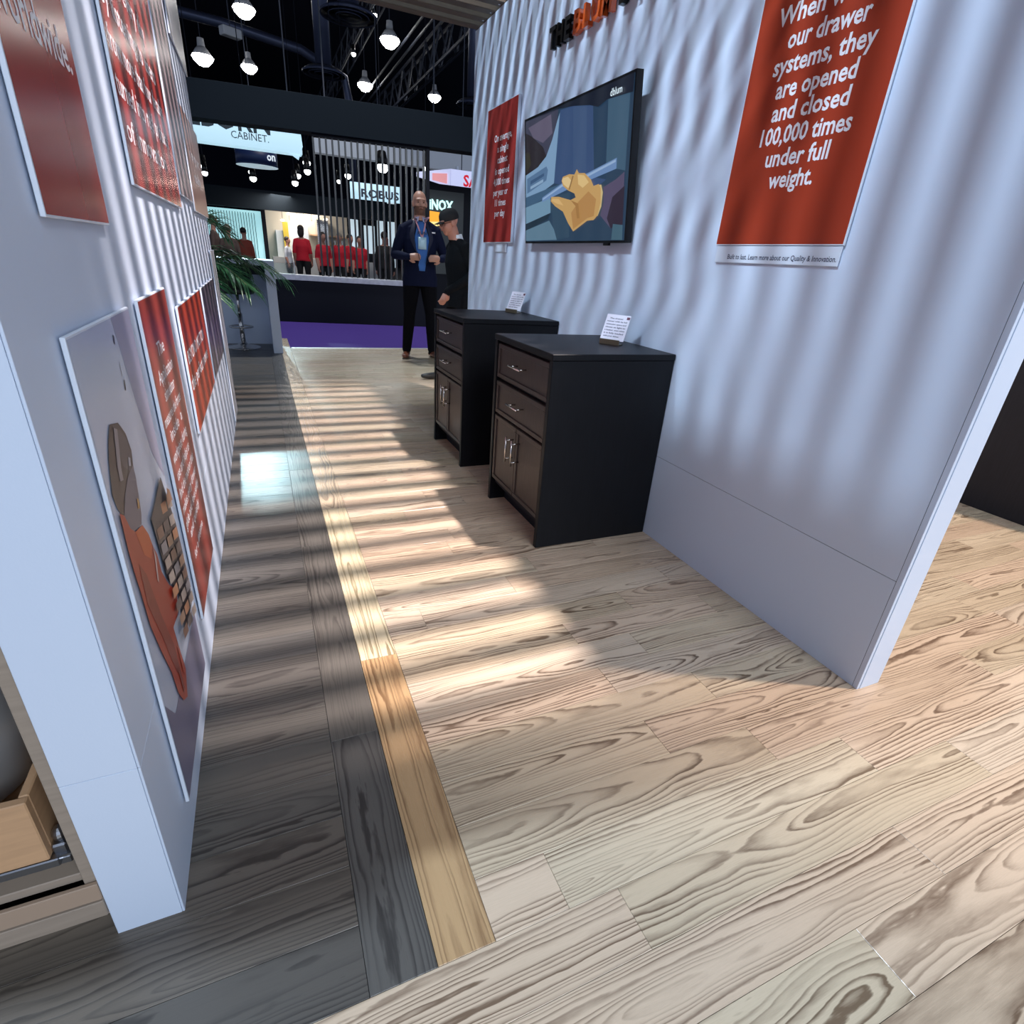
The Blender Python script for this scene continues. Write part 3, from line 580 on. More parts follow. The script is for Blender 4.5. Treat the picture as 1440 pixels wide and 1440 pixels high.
bx('glass_panel', mat('glass', (.9, 1, .98), .05, trans=1), hw, -.9, .235, .102, .112, .79, .96)
# kiosk panel with the lit letters
kk = empty('display_kiosk', (3.85, 12.6, 0), label='black framed kiosk with glowing letters behind the man in the cap', cat='kiosk')
bx('frame', BLACKM, kk, -.60, .75, .06, .20, 0, 2.62, bv=.004); bx('backboard', mat('olive_panel', (.055, .062, .058), .5), kk, -.48, .36, .04, .059, .9, 2.50, bv=.002)
letters([('iNOX', -.40, .12, 2.145, .18)], (0, .035, 0), (1, 0, 0), (0, 0, 1), depth=.02, off=.03).build('lit_letters', mat('lit_cyan', (0, 0, 0), emit=(.55, .95, .95), es=1.5), kk)
MB().poly([(-.45, .036, 1.86), (-.08, .036, 1.92), (.04, .036, 2.04), (.02, .036, 2.09), (-.45, .036, 2.11)]).build('lit_picture', mat('lit_orange', (0, 0, 0), emit=(1, .42, .03), es=1.1), kk)
MB().poly([(-.45, .034, 1.80), (-.12, .034, 1.85), (-.08, .034, 1.93), (-.45, .034, 1.90)]).build('lit_picture', mat('lit_yellow', (0, 0, 0), emit=(1, .8, .3), es=1.1), kk)
# hanging signs
cs = empty('hanging_sign', (.1, 13.5, 2.84), label='pale blue lit cabinet maker sign hanging under the black header', cat='sign')
LITB = mat('lit_white_blue', (.5, .6, .65), .5, emit=(.52, .80, .95), es=.85)
bx('lightbox', LITB, cs, -1.3, .98, 0, .35, .08, 1.0); MB().add([(.98, 0, .42), (.98, 0, 1.0), (.98, .35, 1.0), (.98, .35, .42), (.72, 0, .08), (.90, .05, -.02), (1.0, .05, .22)], [(4, 5, 6, 0)]).build('corner_flap', LITB, cs)
letters([('CABINET.', -.28, .38, .20, .12)], (0, -.004, 0), (1, 0, 0), (0, 0, 1), off=0).build('lettering', INKD, cs)
letters([('ELBORN', -1.2, .42, .335, .36)], (0, -.004, 0), (1, 0, 0), (0, 0, 1), off=.02).build('lettering', mat('slate_ink', (.03, .06, .08)), cs)
for x_ in (-1, .8): MB().tube([(x_, .1, 1.0), (x_, .1, 7)], .012, 6).build('cable', STEEL, cs)
ds = empty('drum_sign', (.27, 16.5, 2.93), label='round navy drum sign with white underside hanging left of the slats', cat='sign')
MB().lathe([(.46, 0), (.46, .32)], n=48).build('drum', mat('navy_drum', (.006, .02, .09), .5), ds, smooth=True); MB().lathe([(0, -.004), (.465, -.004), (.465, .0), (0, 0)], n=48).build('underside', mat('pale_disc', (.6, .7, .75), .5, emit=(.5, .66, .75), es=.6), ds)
letters([('on', .22, .40, .10, .16)], (0, -.47, 0), (1, 0, 0), (0, 0, 1), off=.03, lift=.0).build('lettering', mat('lit_w', (.6,)*3, emit=(.7, .8, .9), es=.7), ds)
MB().tube([(0, 0, .3), (0, 0, 6)], .01, 6).build('cable', STEEL, ds)
ss = empty('box_sign', (4.65, 15, 2.83), label='white box sign with red letters hanging beside the right wall', cat='sign')
LITV = mat('lit_lilac', (.5, .5, .6), .5, emit=(.52, .56, .85), es=.85)
bx('front_face', LITV, ss, 0, 2.2, 0, .02, 0, .40); MB().add([(-.01, .0, 0), (-.01, .0, .40), (-.62, 1.0, .36), (-.62, 1.0, .26)], [(0, 1, 2, 3)]).build('side_face', LITV, ss)
letters([('SAMSON', .32, 1.6, .07, .24)], (0, -.004, 0), (1, 0, 0), (0, 0, 1), off=.03).build('lettering', mat('lit_red', (.3, 0, 0), emit=(.65, .01, .03), es=.8), ss)
MB().add([(-.08, .07, .08), (-.08, .07, .30), (-.34, .50, .32), (-.34, .50, .17)], [(0, 1, 2, 3)]).build('red_mark', mat('red_mark', (.6, .1, .1), emit=(.85, .42, .46), es=.7), ss)
for x_ in (.3, 1.9): MB().tube([(x_, .1, .4), (x_, .1, 6)], .012, 6).build('cable', STEEL, ss)
gb = empty('grey_soffit', (4.2, 17, 3.45), label='light grey soffit seen between the slats and above the box sign', cat='soffit')
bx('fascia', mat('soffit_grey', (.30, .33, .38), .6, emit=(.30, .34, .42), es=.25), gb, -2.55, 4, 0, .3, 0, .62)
for x_ in (2.0, 2.25, 1.2): bx('bracket', BOARDW, gb, x_, x_+.06, -.08, 0, -.10, .12)
for x_ in (-2.2, .6, 3.6): MB().tube([(x_, .15, .62), (x_, .15, 9.54)], .02, 6).build('hanger', STEEL, gb)
# far booth
fb = empty('kitchen_booth', (1.4, 20.4, 0), label='bright kitchen booth with dark fascia far beyond the slats', cat='booth')
bx('fascia', HEADM, fb, -3.2, 2.9, -.7, -.5, 2.18, 2.68)
LITC = mat('lit_cyan_wall', (.4, .6, .65), .5, emit=(.42, .80, .86), es=.8)
bx('lit_wall', LITC, fb, -3.2, -1.12, .2, .25, .3, 2.16)
b = MB()
for i in range(22): b.box(-2.9+i*.075, -2.9+i*.075+.016, .15, .18, .3, 2.1)
b.build('thin_slats', BLACKM, fb)['kind'] = 'stuff'
bx('post', BLACKM, fb, -1.12, -1.0, 0, .3, 0, 2.3); bx('back_wall', mat('beige_wall', (.50, .44, .36), .6), fb, -1.0, 1.6, 1.2, 1.3, 0, 2.8)
bx('upper_cabinet', mat('white_cab', (.7, .72, .74), .4), fb, -.72, -.38, .8, 1.19, .7, 1.7); bx('yellow_panel', mat('yellow', (.7, .5, .05), .5), fb, -.50, -.34, .7, .79, .9, 1.95); bx('upper_cabinet', mat('white_cab2', (.7, .74, .78), .4), fb, -.33, .28, .8, 1.19, .9, 1.85)
bx('hood', CHROME, fb, .55, .9, .6, 1.19, 1.3, 2.1); bx('shelf', MAPLE, fb, .35, 1.55, .9, 1.19, 1.62, 1.66); bx('shelf', MAPLE, fb, .9, 1.55, .9, 1.19, 1.35, 1.39)
bx('counter', mat('stone', (.4, .4, .4), .4), fb, -.9, 2.9, .2, .8, 0, .92)
for i in range(7): bx('jar', [MAPLE, BOARDW, CHROME][i % 3], fb, .95+i*.08, .99+i*.08, .95, 1.0, 1.39, 1.48+.02*(i % 3))
PEN = mat('lamp_glow', (.5, .5, .5), emit=(1, .93, .78), es=2.2)
for i in range(7):
    p_ = MB().ellip((-.5+i*.22, .4+.2*(i % 2), 1.98+.07*((i*3) % 4)), (.07, .07, .035), 10, 6).build('pendant_shade', PEN, fb)
    MB().tube([(-.5+i*.22, .4+.2*(i % 2), 2.0), (-.5+i*.22, .4+.2*(i % 2), 2.6)], .006, 4).build('cord', BLACK, p_)
LW = mat('lit_panel', (.5, .55, .6), .5, emit=(.55, .70, .78), es=.8)  # white panels given a glow in place of light falling on them
for (a, b_, z0, z1) in ((1.62, 1.86, .95, 2.2), (2.05, 2.4, 1.2, 2.05), (2.5, 2.75, .6, 2.75), (2.86, 3.1, .8, 3.0)): bx('lit_panel', LW, fb, a, b_, .5, .55, z0, z1)
bx('dark_frame', BLACKM, fb, 1.88, 2.03, .45, .6, .9, 2.2); bx('dark_frame', BLACKM, fb, 2.0, 2.5, .56, .6, .5, 2.2); bx('red_panel', mat('redp', (.2, .04, .04)), fb, 2.76, 2.86, .5, .55, .8, 1.7)
sg = empty('banner_sign', (3.55, 18.4, 2.42), label='white banner sign with dark letters seen through the black slats', cat='sign')
bx('panel', LITB, sg, -.85, .62, 0, .05, .2, .62); letters([('ROBUS', -.55, .55, .27, .20)], (0, -.004, 0), (1, 0, 0), (0, 0, 1), off=.03).build('lettering', INKD, sg); MB().tube([(0, .02, .6), (0, .02, 5)], .01, 6).build('cable', STEEL, sg)

# ------------------------------------------------------------------ hall ceiling, trusses, ducts, lamps
tag(MB().box(-40, 45, -12, 70, 13, 13.2).build('ceiling', NAVY), kind='structure')
tag(MB().box(-40, 45, 62, 62.3, -.05, 13).build('wall_far', NAVY), kind='structure')
def truss(x, z, y0, y1, h, label, th=.09):
    o = empty('roof_truss', (x, y0, z), label=label, cat='truss')
    for dz in (0, h):
        for dx in (-.2, .2): MB().tube([(dx, 0, dz), (dx, y1-y0, dz)], th/2, 6).build('chord', STEEL, o)
    b = MB(); y = 0; k = 0
    while y < y1-y0-1.2:
        for dx in (-.2, .2): b.tube([(dx, y, 0 if k % 2 else h), (dx, y+1.2, h if k % 2 else 0)], th/3, 4)
        y += 1.2; k += 1
    b.build('webbing', STEEL, o)['kind'] = 'stuff'
    return o
truss(8.75, 9.25, 8, 60, 1.3, 'long dark roof truss running away just left of the right wall', .14)
truss(5.9, 10.6, 8, 60, 1.2, 'thinner roof truss above the hanging hall lamps')
truss(-4.0, 10.8, 8, 60, 1.2, 'roof truss at the upper left behind the flaring lamp')
for i, (x, z) in enumerate(((6.9, 9.6), (7.3, 9.6), (5.1, 9.7))):
    tag(MB().tube([(x, 6, z), (x, 60, z)], .05, 8).build('ceiling_pipe', STEEL), ['thin ceiling pipe nearest the long truss', 'second thin ceiling pipe from the long truss', 'thin ceiling pipe above the round diffusers'][0 if i == 1 else 1 if i == 0 else 2], 'pipe')
tag(MB().tube([(-9, 27, 8.6), (-3.5, 27, 8.45), (-.2, 27, 8.3), (2.4, 27, 8.0), (4.0, 27.2, 7.4), (4.15, 27.3, 6.6), (4.15, 27.3, 3)], .16, 10).build('ceiling_hose', DUCT, smooth=True), 'dark curved pipe sweeping across the upper left ceiling', 'pipe')
def diffuser(x, y, z, r, label):
    o = empty('air_diffuser', (x, y, z), label=label, cat='vent')
    MB().lathe([(r*.36, .25), (r*.36, 5)], n=24).build('duct', DUCT, o, smooth=True)
    for k, q in enumerate((1.0, .72, .45)): MB().lathe([(r*q, 0), (r*q*.97, -.03), (r*(q-.2), .10), (r*(q-.2), .13), (r*q, .03), (r*q, 0)], n=40).build('ring', DUCT, o, smooth=True)
    MB().lathe([(0, .02), (r*.2, .03), (r*.2, .26), (0, .26)], n=20).build('core', BLACKM, o)
diffuser(2.84, 24, 6.7, .72, 'lower round ceiling diffuser left of the hanging lamps'); diffuser(3.40, 21.7, 7.72, .86, 'larger round ceiling diffuser near the pergola edge'); diffuser(8.25, 24, 6.6, .62, 'round ceiling diffuser right beside the right wall')
GLOW = mat('lamp_lens', (1, 1, 1), emit=(1, .98, .94), es=30); HOUS = mat('lamp_housing', (.5, .5, .52), .5)
def highbay(x, y, z, r, label):
    o = empty('high_bay_lamp', (x, y, z), label=label, cat='lamp', group='high bay lamps hanging from the hall ceiling')
    MB().lathe([(r*.35, r*1.0), (r*.5, r*.8), (r*.9, r*.32), (r*.93, r*.32), (r*.55, r*.85), (r*.35, r*1.05)], n=24).build('reflector', mat('refl', (.5, .5, .52), .4), o, smooth=True)
    MB().lathe([(0, -.55*r), (r*.45, -.42*r), (r*.85, -.05*r), (r*.98, .2*r), (r*.85, .36*r), (r*.4, .6*r), (0, .65*r)], n=24).build('lens', GLOW, o, smooth=True)
    MB().lathe([(0, r*1.0), (r*.36, r*1.0), (r*.3, r*1.7), (0, r*1.7)], n=16).build('driver', HOUS, o); MB().tube([(0, 0, r*1.7), (0, 0, 13-z)], .02, 5).build('cord', STEEL, o)
for (x, y, z, r, l) in ((-1.33, 37, 9.30, .50, 'glaring hall lamp just past the upper edge of the left wall'), (.62, 29, 9.30, .42, 'hall lamp at the top, directly above the sign at left'), (.74, 37, 9.28, .40, 'hall lamp hanging below the topmost one at left'),
                       (6.5, 37, 9.43, .42, 'hall lamp over the middle of the black header'), (6.2, 29, 9.35, .42, 'brightest hall lamp in the middle, above the round diffusers'), (10.4, 37, 9.5, .38, 'hall lamp hanging low beside the right wall')):
    highbay(x, y, z, r, l)
gl2 = mat('small_lens', (1, 1, 1), emit=(.95, 1, 1), es=9)
def spotl(x, y, z, r, label, lens=None):
    o = empty('track_light', (x, y, z), label=label, cat='lamp', group='small spotlights of the booths')
    MB().tube([(0, 0, 0), (0, .10, .28)], [r, r*.75], 14).build('can', BLACK, o, smooth=True); MB().ellip((0, -.01, -.02), (r*.95, r*.45, r*.95), 12, 6).build('lens', lens or gl2, o, smooth=True)
    MB().tube([(0, .1, .25), (0, .1, 12.98-z)], .006, 4).build('stem', BLACKM, o)
for (x, y, z, r, l) in ((0.18, 22, 3.34, .11, 'upper small spotlight under the drum sign'), (0.18, 20.5, 3.04, .10, 'lower small spotlight under the drum sign'), (1.64, 19.3, 3.48, .11, 'upper small spotlight right of the drum sign'), (1.53, 18, 3.13, .09, 'second small spotlight below it, right of the drum sign'),
                        (1.42, 20, 3.20, .09, 'small spotlight between the drum sign and the slats'), (1.23, 18.6, 2.88, .09, 'lowest small spotlight between the drum sign and the slats'), (2.88, 20, 3.36, .10, 'small spotlight behind the fifth slat'), (2.61, 20, 3.18, .07, 'small dim spotlight behind the fourth slat'),
                        (2.97, 15, 3.10, .14, 'yellowish bright spotlight behind the middle slats'), (3.76, 14, 3.05, .06, 'small spotlight at the right end of the slats'), (-1.16, 21.5, 3.29, .09, 'upper spotlight at the far end of the left wall'), (-1.07, 20, 2.99, .08, 'lower spotlight at the far end of the left wall'), (4.35, 27, 8.21, .09, 'tiny ceiling spotlight under the second diffuser'), (5.22, 27, 9.55, .10, 'tiny upper ceiling spotlight near the pergola'), (4.76, 25.5, 8.84, .09, 'tiny lower ceiling spotlight near the pergola')):
    spotl(x, y, z, r, l)
o = empty('projector', (0.04, 24, 7.31), .5, label='small white projector hanging above the flaring lamp', cat='projector'); bx('body', HOUS, o, -.3, .3, -.15, .15, -.12, .12, bv=.02); MB().tube([(0, 0, .12), (0, 0, 5)], .02, 6).build('stem', STEEL, o)

# ------------------------------------------------------------------ people
SKIN = mat('skin', (.52, .27, .19), .5); SKIN2 = mat('skin_ruddy', (.50, .235, .17), .5); BEARD = mat('beard', (.16, .075, .045), .8)
def person(label, loc, rz, H_, pose, mats, vox=.010, name='person', group=None, detail=True, build_=1.0, headtilt=0, headturn=0, short=False):
    """pose: dict of joints in units of metres for a 1.80 m body facing local -Y (x = his left)"""
    o = empty(name, loc, rz, label=label, cat='person', group=group)
    k = H_/1.80; J = {a: Vector(v) for a, v in pose.items()}
    mb = MB(); segs = []   # (p, q, r, mat index)
    def limb(pts, rs, mi, n=14):
        pts = [Vector(p) for p in pts]
        mb.tube(pts, rs, n, side=(1, 0, 0) if abs((pts[-1]-pts[0]).normalized().x) < .9 else None)
        for p, r in (((pts[0], rs[0]),) if mi != T or n != 20 else ())+((pts[-1], rs[-1]),):
            rx, ry = r if isinstance(r, tuple) else (r, r); mb.ellip(p, (rx, ry, min(rx, ry)), 12, 8)
        for a, c, r1, r2 in zip(pts, pts[1:], rs, rs[1:]):
            r = max(r1) if isinstance(r1, tuple) else r1; ry = min(r1) if isinstance(r1, tuple) else r1; segs.append((a, c, (r+ry)/2, mi))
    T, Lg, Sk, Sh = 0, 1, 2, 3
    B = build_
    pz = J.get('pel', Vector((0, 0, .95))); ch = J.get('chest', Vector((0, .0, 1.30))); nk = J.get('neck', Vector((0, .01, 1.50)))
    hem = J.get('hem', Vector((0, 0, .82)))
    limb([hem, pz, pz.lerp(ch, .45), ch, ch.lerp(nk, .55), nk+Vector((0, 0, -.05))], [(.178*B, .128*B), (.172*B, .128*B), (.160*B, .120*B), (.182*B, .125*B), (.150*B, .092*B), (.072*B, .065*B)], T, 20)
    for s, sg in (('l', 1), ('r', -1)):
        sh = J['sh_'+s]; el = J['el_'+s]; wr_ = J['wr_'+s]
        limb([ch.lerp(nk, .45)+Vector((sg*.06, 0, 0)), sh, sh.lerp(el, .5), el], [.062*B, .058*B, .054*B, .046*B], T); limb([el, el.lerp(wr_, .35), wr_], [.047*B, .043*B, .033*B], Sk if short else T)
        limb([nk+Vector((sg*.025, 0, -.055)), (nk+sh)/2+Vector((0, 0, -.012)), sh], [.045*B, .050*B, .052*B], T)
        hp = Vector((sg*.095, pz.y, .90)); kn = J['kn_'+s]; an = J['an_'+s]
        limb([hp, hp.lerp(kn, .5), kn], [.098*B, .082*B, .062*B], Lg); limb([kn, kn.lerp(an, .3), an], [.062*B, .062*B, .048*B], Lg)
        ft = J.get('ft_'+s, Vector((0, -1, 0)))
        heel = an+Vector((0, 0, -an.z+.038))-ft*.03
        limb([heel, heel+ft*.09, heel+ft*.19, heel+ft*.235], [(.040, .036), (.044, .038), (.046, .030), (.038, .024)], Sh)
        # hand: palm, four fingers, thumb
        hd = J['hd_'+s].normalized(); pn = J.get('pn_'+s, Vector((sg, 0, 0))).normalized(); pn = (pn-hd*pn.dot(hd)).normalized(); sd = hd.cross(pn).normalized()
        tsg = J.get('th_'+s, Vector((1, 0, 0))).x
        a = wr_+hd*.01; limb([wr_, a+hd*.035, a+hd*.075], [(.024), .030, .030], Sk, 10)
        mb.tube([a+hd*.01, a+hd*.08], [(.036, .016), (.042, .015)], 12, side=sd); segs.append((a, a+hd*.09, .03, Sk))
        for i in range(4):
            b0 = a+hd*.078+sd*(-.030+.020*i); L = (.062, .072, .068, .052)[i]; cv = pn*-1
            q = [b0, b0+hd*L*.42+cv*.006, b0+hd*L*.72+cv*.024, b0+hd*L*.80+cv*.045]
            mb.tube(q, [.0100, .0095, .0088, .0075], 8); segs.append((q[0], q[2], .01, Sk)); segs.append((q[2], q[3], .01, Sk))
        b0 = a+hd*.02+sd*(-.036*tsg); q = [b0, b0+hd*.030-sd*.018*tsg-pn*.012, b0+hd*.055-sd*.014*tsg-pn*.030]
        mb.tube(q, [.013, .0115, .009], 8); segs.append((q[0], q[1], .012, Sk)); segs.append((q[1], q[2], .01, Sk))
    hc = J.get('head', nk+Vector((0, -.02, .18)))
    limb([nk+Vector((0, 0, -.06)), nk.lerp(hc, .55)], [.058*B, .055*B], Sk)
    Rh = Matrix.Rotation(headturn, 3, 'Z') @ Matrix.Rotation(headtilt, 3, 'X')
    def hp_(x, y, z): return hc+Rh @ Vector((x, y, z))
    for (c_, r_) in (((0, .012, .03), (.076, .094, .092)), ((0, -.022, -.03), (.064, .072, .082)), ((0, -.045, -.085), (.036, .038, .032)), ((0, -.072, .028), (.058, .024, .018)),
                     ((0, -.098, -.018), (.013, .020, .022)), ((0, -.092, .005), (.009, .014, .026)), ((0, -.086, -.052), (.024, .014, .010)), ((.077, .01, -.01), (.010, .022, .033)), ((-.077, .01, -.01), (.010, .022, .033)), ((.036, -.066, -.025), (.024, .022, .02)), ((-.036, -.066, -.025), (.024, .022, .02))):
        mb.ellip(hp_(*c_), r_, 16, 10, rot=Rh)
    segs.append((hp_(0, 0, .03), hp_(0, -.02, -.05), .085, Sk))
    me = bpy.data.meshes.new('b'); me.from_pydata([tuple(Vector(v)*k) for v in mb.v], [], mb.f); me.update()
    t_ = bpy.data.objects.new('b', me); COL.objects.link(t_)
    rm = t_.modifiers.new('r', 'REMESH'); rm.mode = 'VOXEL'; rm.voxel_size = vox; rm.use_smooth_shade = True
    s_ = t_.modifiers.new('s', 'SMOOTH'); s_.factor = .5; s_.iterations = 3 if vox < .009 else 2
    bpy.context.view_layer.update(); dg = bpy.context.evaluated_depsgraph_get(); me2 = bpy.data.meshes.new_from_object(t_.evaluated_get(dg))
    bpy.data.objects.remove(t_); bpy.data.meshes.remove(me); me2.name = 'body'
    nP = len(me2.polygons); cen = np.empty(nP*3); me2.polygons.foreach_get('center', cen); cen = cen.reshape(-1, 3)/k
    best = np.full(nP, 1e9); mi = np.zeros(nP, int)
    for a, c_, r, m_ in segs:
        a = np.array(a); d = np.array(c_)-a; tt = np.clip(((cen-a) @ d)/max(d @ d, 1e-9), 0, 1); ds_ = np.linalg.norm(cen-a-tt[:, None]*d, axis=1)-r
        q = ds_ < best; best[q] = ds_[q]; mi[q] = m_
    hz = hem.z; core = np.abs(cen[:, 0]) < .155*B+.03
    mi[(mi == 1) & (cen[:, 2] > hz)] = 0; mi[(mi == 0) & core & (cen[:, 2] < hz)] = 1
    Ri = np.array(Rh.inverted()); hl = (cen-np.array(hc)) @ Ri.T
    inh = (np.abs(hl[:, 0]) < .1) & (np.abs(hl[:, 1]) < .125) & (hl[:, 2] > -.13) & (hl[:, 2] < .14); mi[inh & (mi != 0)] = 2
    mi[inh & (hl[:, 2] > -.075)] = 2
    mi[(cen[:, 2] > nk.z-.028) & (np.abs(cen[:, 0]) < .078) & (np.abs(cen[:, 1]-nk.y) < .10)] = 2
    if len(mats) > 4:
        bd_ = inh & (hl[:, 2] < -.035) & (hl[:, 2] > -.125) & (hl[:, 1] < -.005) & (mi == 2) & ~((np.abs(hl[:, 0]) < .020) & (np.abs(hl[:, 2]+.052) < .006)); mi[bd_] = 4
    for m_ in mats: me2.materials.append(m_)
    me2.polygons.foreach_set('material_index', mi.astype(np.int32)); me2.polygons.foreach_set('use_smooth', [True]*nP)
    bo_ = bpy.data.objects.new('body', me2); COL.objects.link(bo_); bo_.parent = o
    if detail:
        for sg in (-1, 1):
            MB().ellip(hp_(sg*.030, -.083, .004)*k, (.010, .007, .0055), 10, 6).build('eye', mat('eye_dark', (.03, .02, .02), .2), o, smooth=True)
            MB().ellip(hp_(sg*.031, -.092, .022)*k, (.019, .006, .004), 10, 6).build('eyebrow', BEARD, o, smooth=True)
        MB().ellip(hp_(0, -.098, -.052)*k, (.020, .006, .004), 10, 6).build('lips', mat('lips', (.35, .11, .10), .5), o, smooth=True)
    return o, k, hp_, bo_, Rh
JK = mat('navy_jacket', (.005, .008, .030), .8, spec=.15); TR = mat('black_trousers', (.003, .003, .005), .8, spec=.12); SHOE = mat('brown_leather', (.16, .05, .025), .3); BLKJ = mat('black_jacket', (.004, .005, .007), .8, spec=.12); SHOEB = mat('black_leather', (.02, .02, .022), .35)
stand = dict(sh_l=(.168, .01, 1.42), sh_r=(-.168, .01, 1.42), el_l=(.215, .03, 1.15), el_r=(-.215, .03, 1.15), wr_l=(.22, -.05, .91), wr_r=(-.22, -.05, .91), hd_l=(0, -.1, -1), hd_r=(0, -.1, -1),
             kn_l=(.11, -.01, .50), kn_r=(-.11, -.01, .50), an_l=(.12, .02, .09), an_r=(-.12, .02, .09))
m1 = dict(stand); m1.update(sh_l=(.19, .01, 1.40), sh_r=(-.19, .01, 1.40), el_l=(.29, .02, 1.14), el_r=(-.28, .02, 1.14), wr_l=(.205, -.23, 1.12), wr_r=(-.185, -.23, 1.125), hd_l=(-1, -.30, .05), hd_r=(1, -.30, .05),
          pn_l=(0, -1, .2), pn_r=(0, -1, .2), th_l=(1, 0, 0), th_r=(-1, 0, 0), kn_l=(.13, -.01, .50), kn_r=(-.13, -.01, .50), an_l=(.15, .02, .09), an_r=(-.165, .02, .09), ft_r=(-.25, -.97, 0), ft_l=(.2, -.98, 0), neck=(0, .01, 1.53), head=(0, -.005, 1.675))
m1 = {a: Vector(v) for a, v in m1.items()}
o, k, hp_, bo_, Rh = person('bald bearded man in navy jacket and blue shirt holding his hands together', (1.875, 7.30, 0), math.radians(-4), 1.935, m1, [JK, TR, SKIN, SHOE, BEARD], .0075, build_=1.12)
def surf_strip(body, outline, y_guess, m, nm, lift=.004):
    """cloth panel that follows the body: outline (x,z) grid rows projected on the body's front"""
    me = body.data; from mathutils.bvhtree import BVHTree
    bv = BVHTree.FromPolygons([v.co for v in me.vertices], [p.vertices for p in me.polygons]); vs = []; nx = len(outline[0])
    for row in outline:
        for x, z in row:
            h = bv.ray_cast(Vector((x, -1.2, z)), Vector((0, 1, 0)))[0]; y = h.y if h is not None else y_guess
            vs.append((x, y-lift, z))
    fs = [(i*nx+j, i*nx+j+1, (i+1)*nx+j+1, (i+1)*nx+j) for i in range(len(outline)-1) for j in range(nx-1)]
    b = MB().add(vs, fs); ob = b.build(nm, m, body.parent, smooth=True); s2 = ob.modifiers.new('s', 'SOLIDIFY'); s2.thickness = .003; s2.offset = 1; return ob
BLUE = mat('blue_shirt', (.045, .16, .48), .8); COLR = mat('lilac_collar', (.42, .42, .60), .8)
rows = []
for i in range(14):
    t = i/13; z = 1.605-.545*t; hwid = (.035+.055*min(1, t*3)) if t < .35 else .09-.055*(t-.35)/.65
    rows.append([(hwid*(j/3-1), z) for j in range(7)])
surf_strip(bo_, rows, -.14, BLUE, 'shirt')
for sg in (-1, 1):
    rows = []
    for i in range(10):
        t = i/9; z = 1.635-.50*t; xin = sg*(.045+.050*min(1, t*2.4)-(0 if t < .42 else .05*(t-.42)/.58)); w_ = .055*math.sin(min(1, t*1.2+.12)*PI)*.9+.006
        r_ = [(xin+sg*w_*j/3, z) for j in range(4)]; rows.append(r_ if sg > 0 else r_[::-1])
    surf_strip(bo_, rows, -.14, mat('lapel', (.010, .013, .040), .7), 'lapel', .009)
    rows = []
    for i in range(5):
        t = i/4; r_ = [(sg*(.018+.010*t+j*.018), 1.66-.055*t-.006*j) for j in range(4)]; rows.append(r_ if sg > 0 else r_[::-1])
    surf_strip(bo_, rows, -.10, COLR, 'collar', .010)
    rows = []
    for i in range(12):
        t = i/11; x = sg*(.075-.070*t); z = 1.655-.22*t; r_ = [(x, z), (x+.018, z)]; rows.append([(x-.009, z), (x+.009, z)])
    surf_strip(bo_, rows, -.15, mat('lanyard', (.75, .38, .44), .6), 'lanyard', .016)
yb = -.155*k-.012
bb = surf_strip(bo_, [[(-.050+.1*j/3, z) for j in range(4)] for z in (1.435, 1.39, 1.345, 1.30)], -.15, mat('badge', (.50, .72, .82), .3), 'badge', .022)
letters([('RUN', -.055, .055, 1.462, .032)], (0, min(v.co.y for v in bb.data.vertices)+.004, 0), (1, 0, 0), (0, 0, 1), off=.03).build('shirt_print', INKD, o)
surf_strip(bo_, [[(.135+.045*j/2, z) for j in range(3)] for z in (1.50, 1.485)], -.15, INKW, 'chest_logo', .006)
rows = []
m2 = dict(stand); m2.update(pel=(0, .0, .93), hem=(0, .0, .80), chest=(0, -.03, 1.26), neck=(0, -.07, 1.49), head=(0, -.155, 1.625), sh_l=(.165, -.04, 1.395), sh_r=(-.165, -.04, 1.395), el_r=(-.215, .03, 1.14), el_l=(.23, .05, 1.14), wr_r=(-.19, .0, .93), wr_l=(.21, -.26, .97),
          hd_r=(0, -.1, -1), hd_l=(0, -.5, -1), pn_r=(-1, 0, 0), kn_r=(-.10, -.10, .50), an_r=(-.10, -.20, .09), kn_l=(.10, -.02, .50), an_l=(.11, .12, .09), th_r=(-1, 0, 0))
m2 = {a: Vector(v) for a, v in m2.items()}
o, k, hp_, bo_, Rh = person('man in black cap, glasses and black jacket standing sideways by the far cabinet', (1.93, 5.83, 0), math.radians(-82), 1.71, m2, [BLKJ, TR, SKIN2, SHOEB], .0075, build_=1.10, headtilt=.30)
CAP = mat('cap_black', (.006, .006, .008), .8)
b = MB(); n = 24
prof = [(1.0, .018), (1.03, .04), (.98, .075), (.80, .105), (.45, .125), (0, .132)]
vs = [hp_(.086*r*math.cos(2*PI*j/n), .014+.106*r*math.sin(2*PI*j/n), z)*k for r, z in prof for j in range(n)]
b.add(vs, [(i*n+j, i*n+(j+1) % n, (i+1)*n+(j+1) % n, (i+1)*n+j) for i in range(len(prof)-1) for j in range(n)]); cp = b.build('cap', CAP, o, smooth=True)
b = MB(); vs = []
for i in range(2):
    for r_, d_ in ((0, 0), (.5, .5), (1, 1)):
        for j in range(9):
            a = -1+2*j/8; x = a*.068*(1-.12*r_); y = -.072-.075*r_*(1-a*a*.55)-.015*(1-abs(a)); vs.append(hp_(x, y, .030-.010*r_-.012*a*a-i*.005)*k)
fs = []
for i in range(2):
    for r_ in range(2):
        for j in range(8): q = i*27+r_*9+j; fs.append((q, q+1, q+10, q+9))
fs += [(18+j, 19+j, 27+19+j, 27+18+j) for j in range(8)]
b.add(vs, fs).build('brim', CAP, cp, smooth=True)
b = MB()
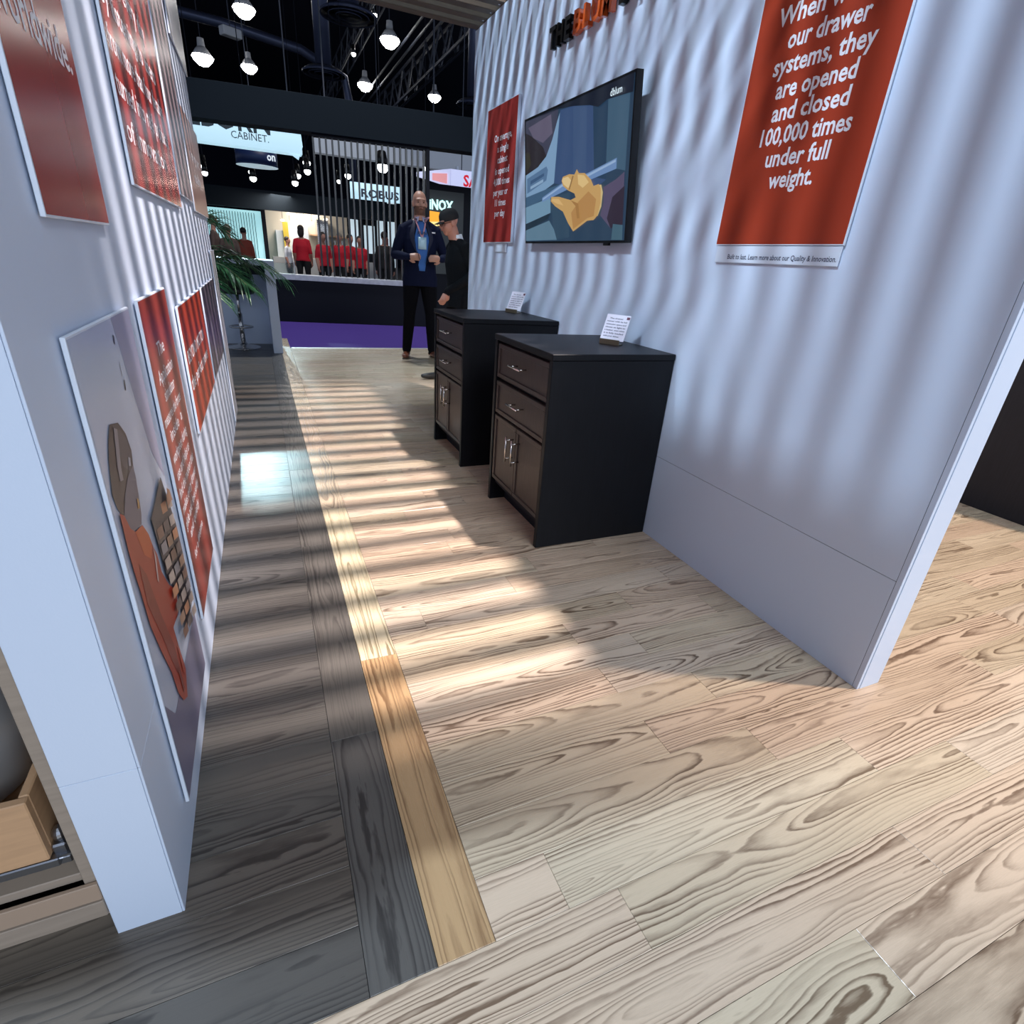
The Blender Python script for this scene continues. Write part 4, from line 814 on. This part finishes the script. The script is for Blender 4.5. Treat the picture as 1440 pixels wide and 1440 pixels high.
for sg in (-1, 1):
    b.tube([hp_(sg*.033+.024*math.cos(a), -.102+abs(.0), .002+.017*math.sin(a))*k for a in [2*PI*i/12 for i in range(13)]], .0022, 5, cap=False); b.tube([hp_(sg*.057, -.100, .006)*k, hp_(sg*.082, .01, .006)*k], .0022, 5)
b.tube([hp_(-.01, -.104, .004)*k, hp_(.01, -.104, .004)*k], .002, 5); b.build('glasses', BLACK, o)
b = MB(); n = 20; vs = []
for z_, r_ in ((-.035, 1.05), (.0, 1.0), (.028, .93)):
    vs += [(m2['neck']+Vector((.070*r_*math.cos(2*PI*j/n), .005+.068*r_*math.sin(2*PI*j/n)+z_*-.3, z_+.012*math.sin(2*PI*j/n))))*k for j in range(n)]
b.add(vs, [(i*n+j, i*n+(j+1) % n, (i+1)*n+(j+1) % n, (i+1)*n+j) for i in range(2) for j in range(n)]); cl = b.build('shirt_collar', mat('white_cloth', (.75, .77, .82), .7), o, smooth=True)
s2 = cl.modifiers.new('s', 'SOLIDIFY'); s2.thickness = .006
# people in the booths beyond
RED = mat('red_shirt', (.62, .010, .03), .8); RUST = mat('rust_shirt', (.30, .05, .03), .8); WHT = mat('white_shirt', (.6, .62, .68), .8); BRN = mat('brown_shirt', (.10, .06, .05), .8); HAIRD = mat('dark_hair', (.02, .012, .01), .6); HAIRG = mat('grey_hair', (.22, .19, .15), .7); BLKP = mat('black_cloth', (.01, .01, .012), .8)
sv = {a: Vector(v) for a, v in stand.items()}; sv['hem'] = Vector((0, 0, .93)); sv['pel'] = Vector((0, 0, .99))
def far_person(label, x, y, rz, H_, top, hair, long=False):
    pr, k, hp_, bo_, Rh = person(label, (x, y, 0), rz, H_, sv, [top, BLKP, SKIN2, SHOEB], .018, detail=False, group=None, short=top in (RED, WHT))
    if hair:
        b = MB(); b.ellip(hp_(0, .022, .045)*k, Vector((.086, .095, .088))*k, 14, 10)
        if long: b.ellip(hp_(0, .055, -.05)*k, Vector((.085, .06, .13))*k, 14, 10)
        b.build('hair', hair, pr, smooth=True)
for (label, q, y, rz, top_z, tp, hr, lg_) in (('woman in a red shirt standing with her back turned left of the slats', .0682, 17.0, 2.9, 1.76, RED, HAIRD, True), ('person in a red shirt behind the first slats', .100, 16.0, .4, 1.62, RED, HAIRD, False), ('person in a red shirt behind the fourth slat', .1250, 16.2, -.5, 1.63, RED, HAIRG, False),
    ('person in a red shirt behind the fifth slat', .142, 16.8, .6, 1.64, RED, HAIRD, False), ('person in a red shirt rightmost of the red shirts behind the slats', .157, 16.2, -.2, 1.60, RED, HAIRD, False), ('person in a dark jacket behind the middle slats', .197, 14.6, 2.8, 1.70, BLKP, HAIRD, False),
    ('man in a brown shirt at the far end of the left wall', -.053, 16.0, 1.5, 1.78, BRN, HAIRD, False), ('grey haired person behind the palm', -.0345, 15.5, 3.0, 1.60, BRN, HAIRG, False), ('person in a rust shirt behind the palm', -.0135, 17.2, 3.0, 1.60, RUST, HAIRD, False), ('person in a white shirt beside the yellow panel', .047, 19.6, 1.2, 1.50, WHT, HAIRD, False)):
    far_person(label, q*y, y, rz, top_z, tp, hr, lg_)
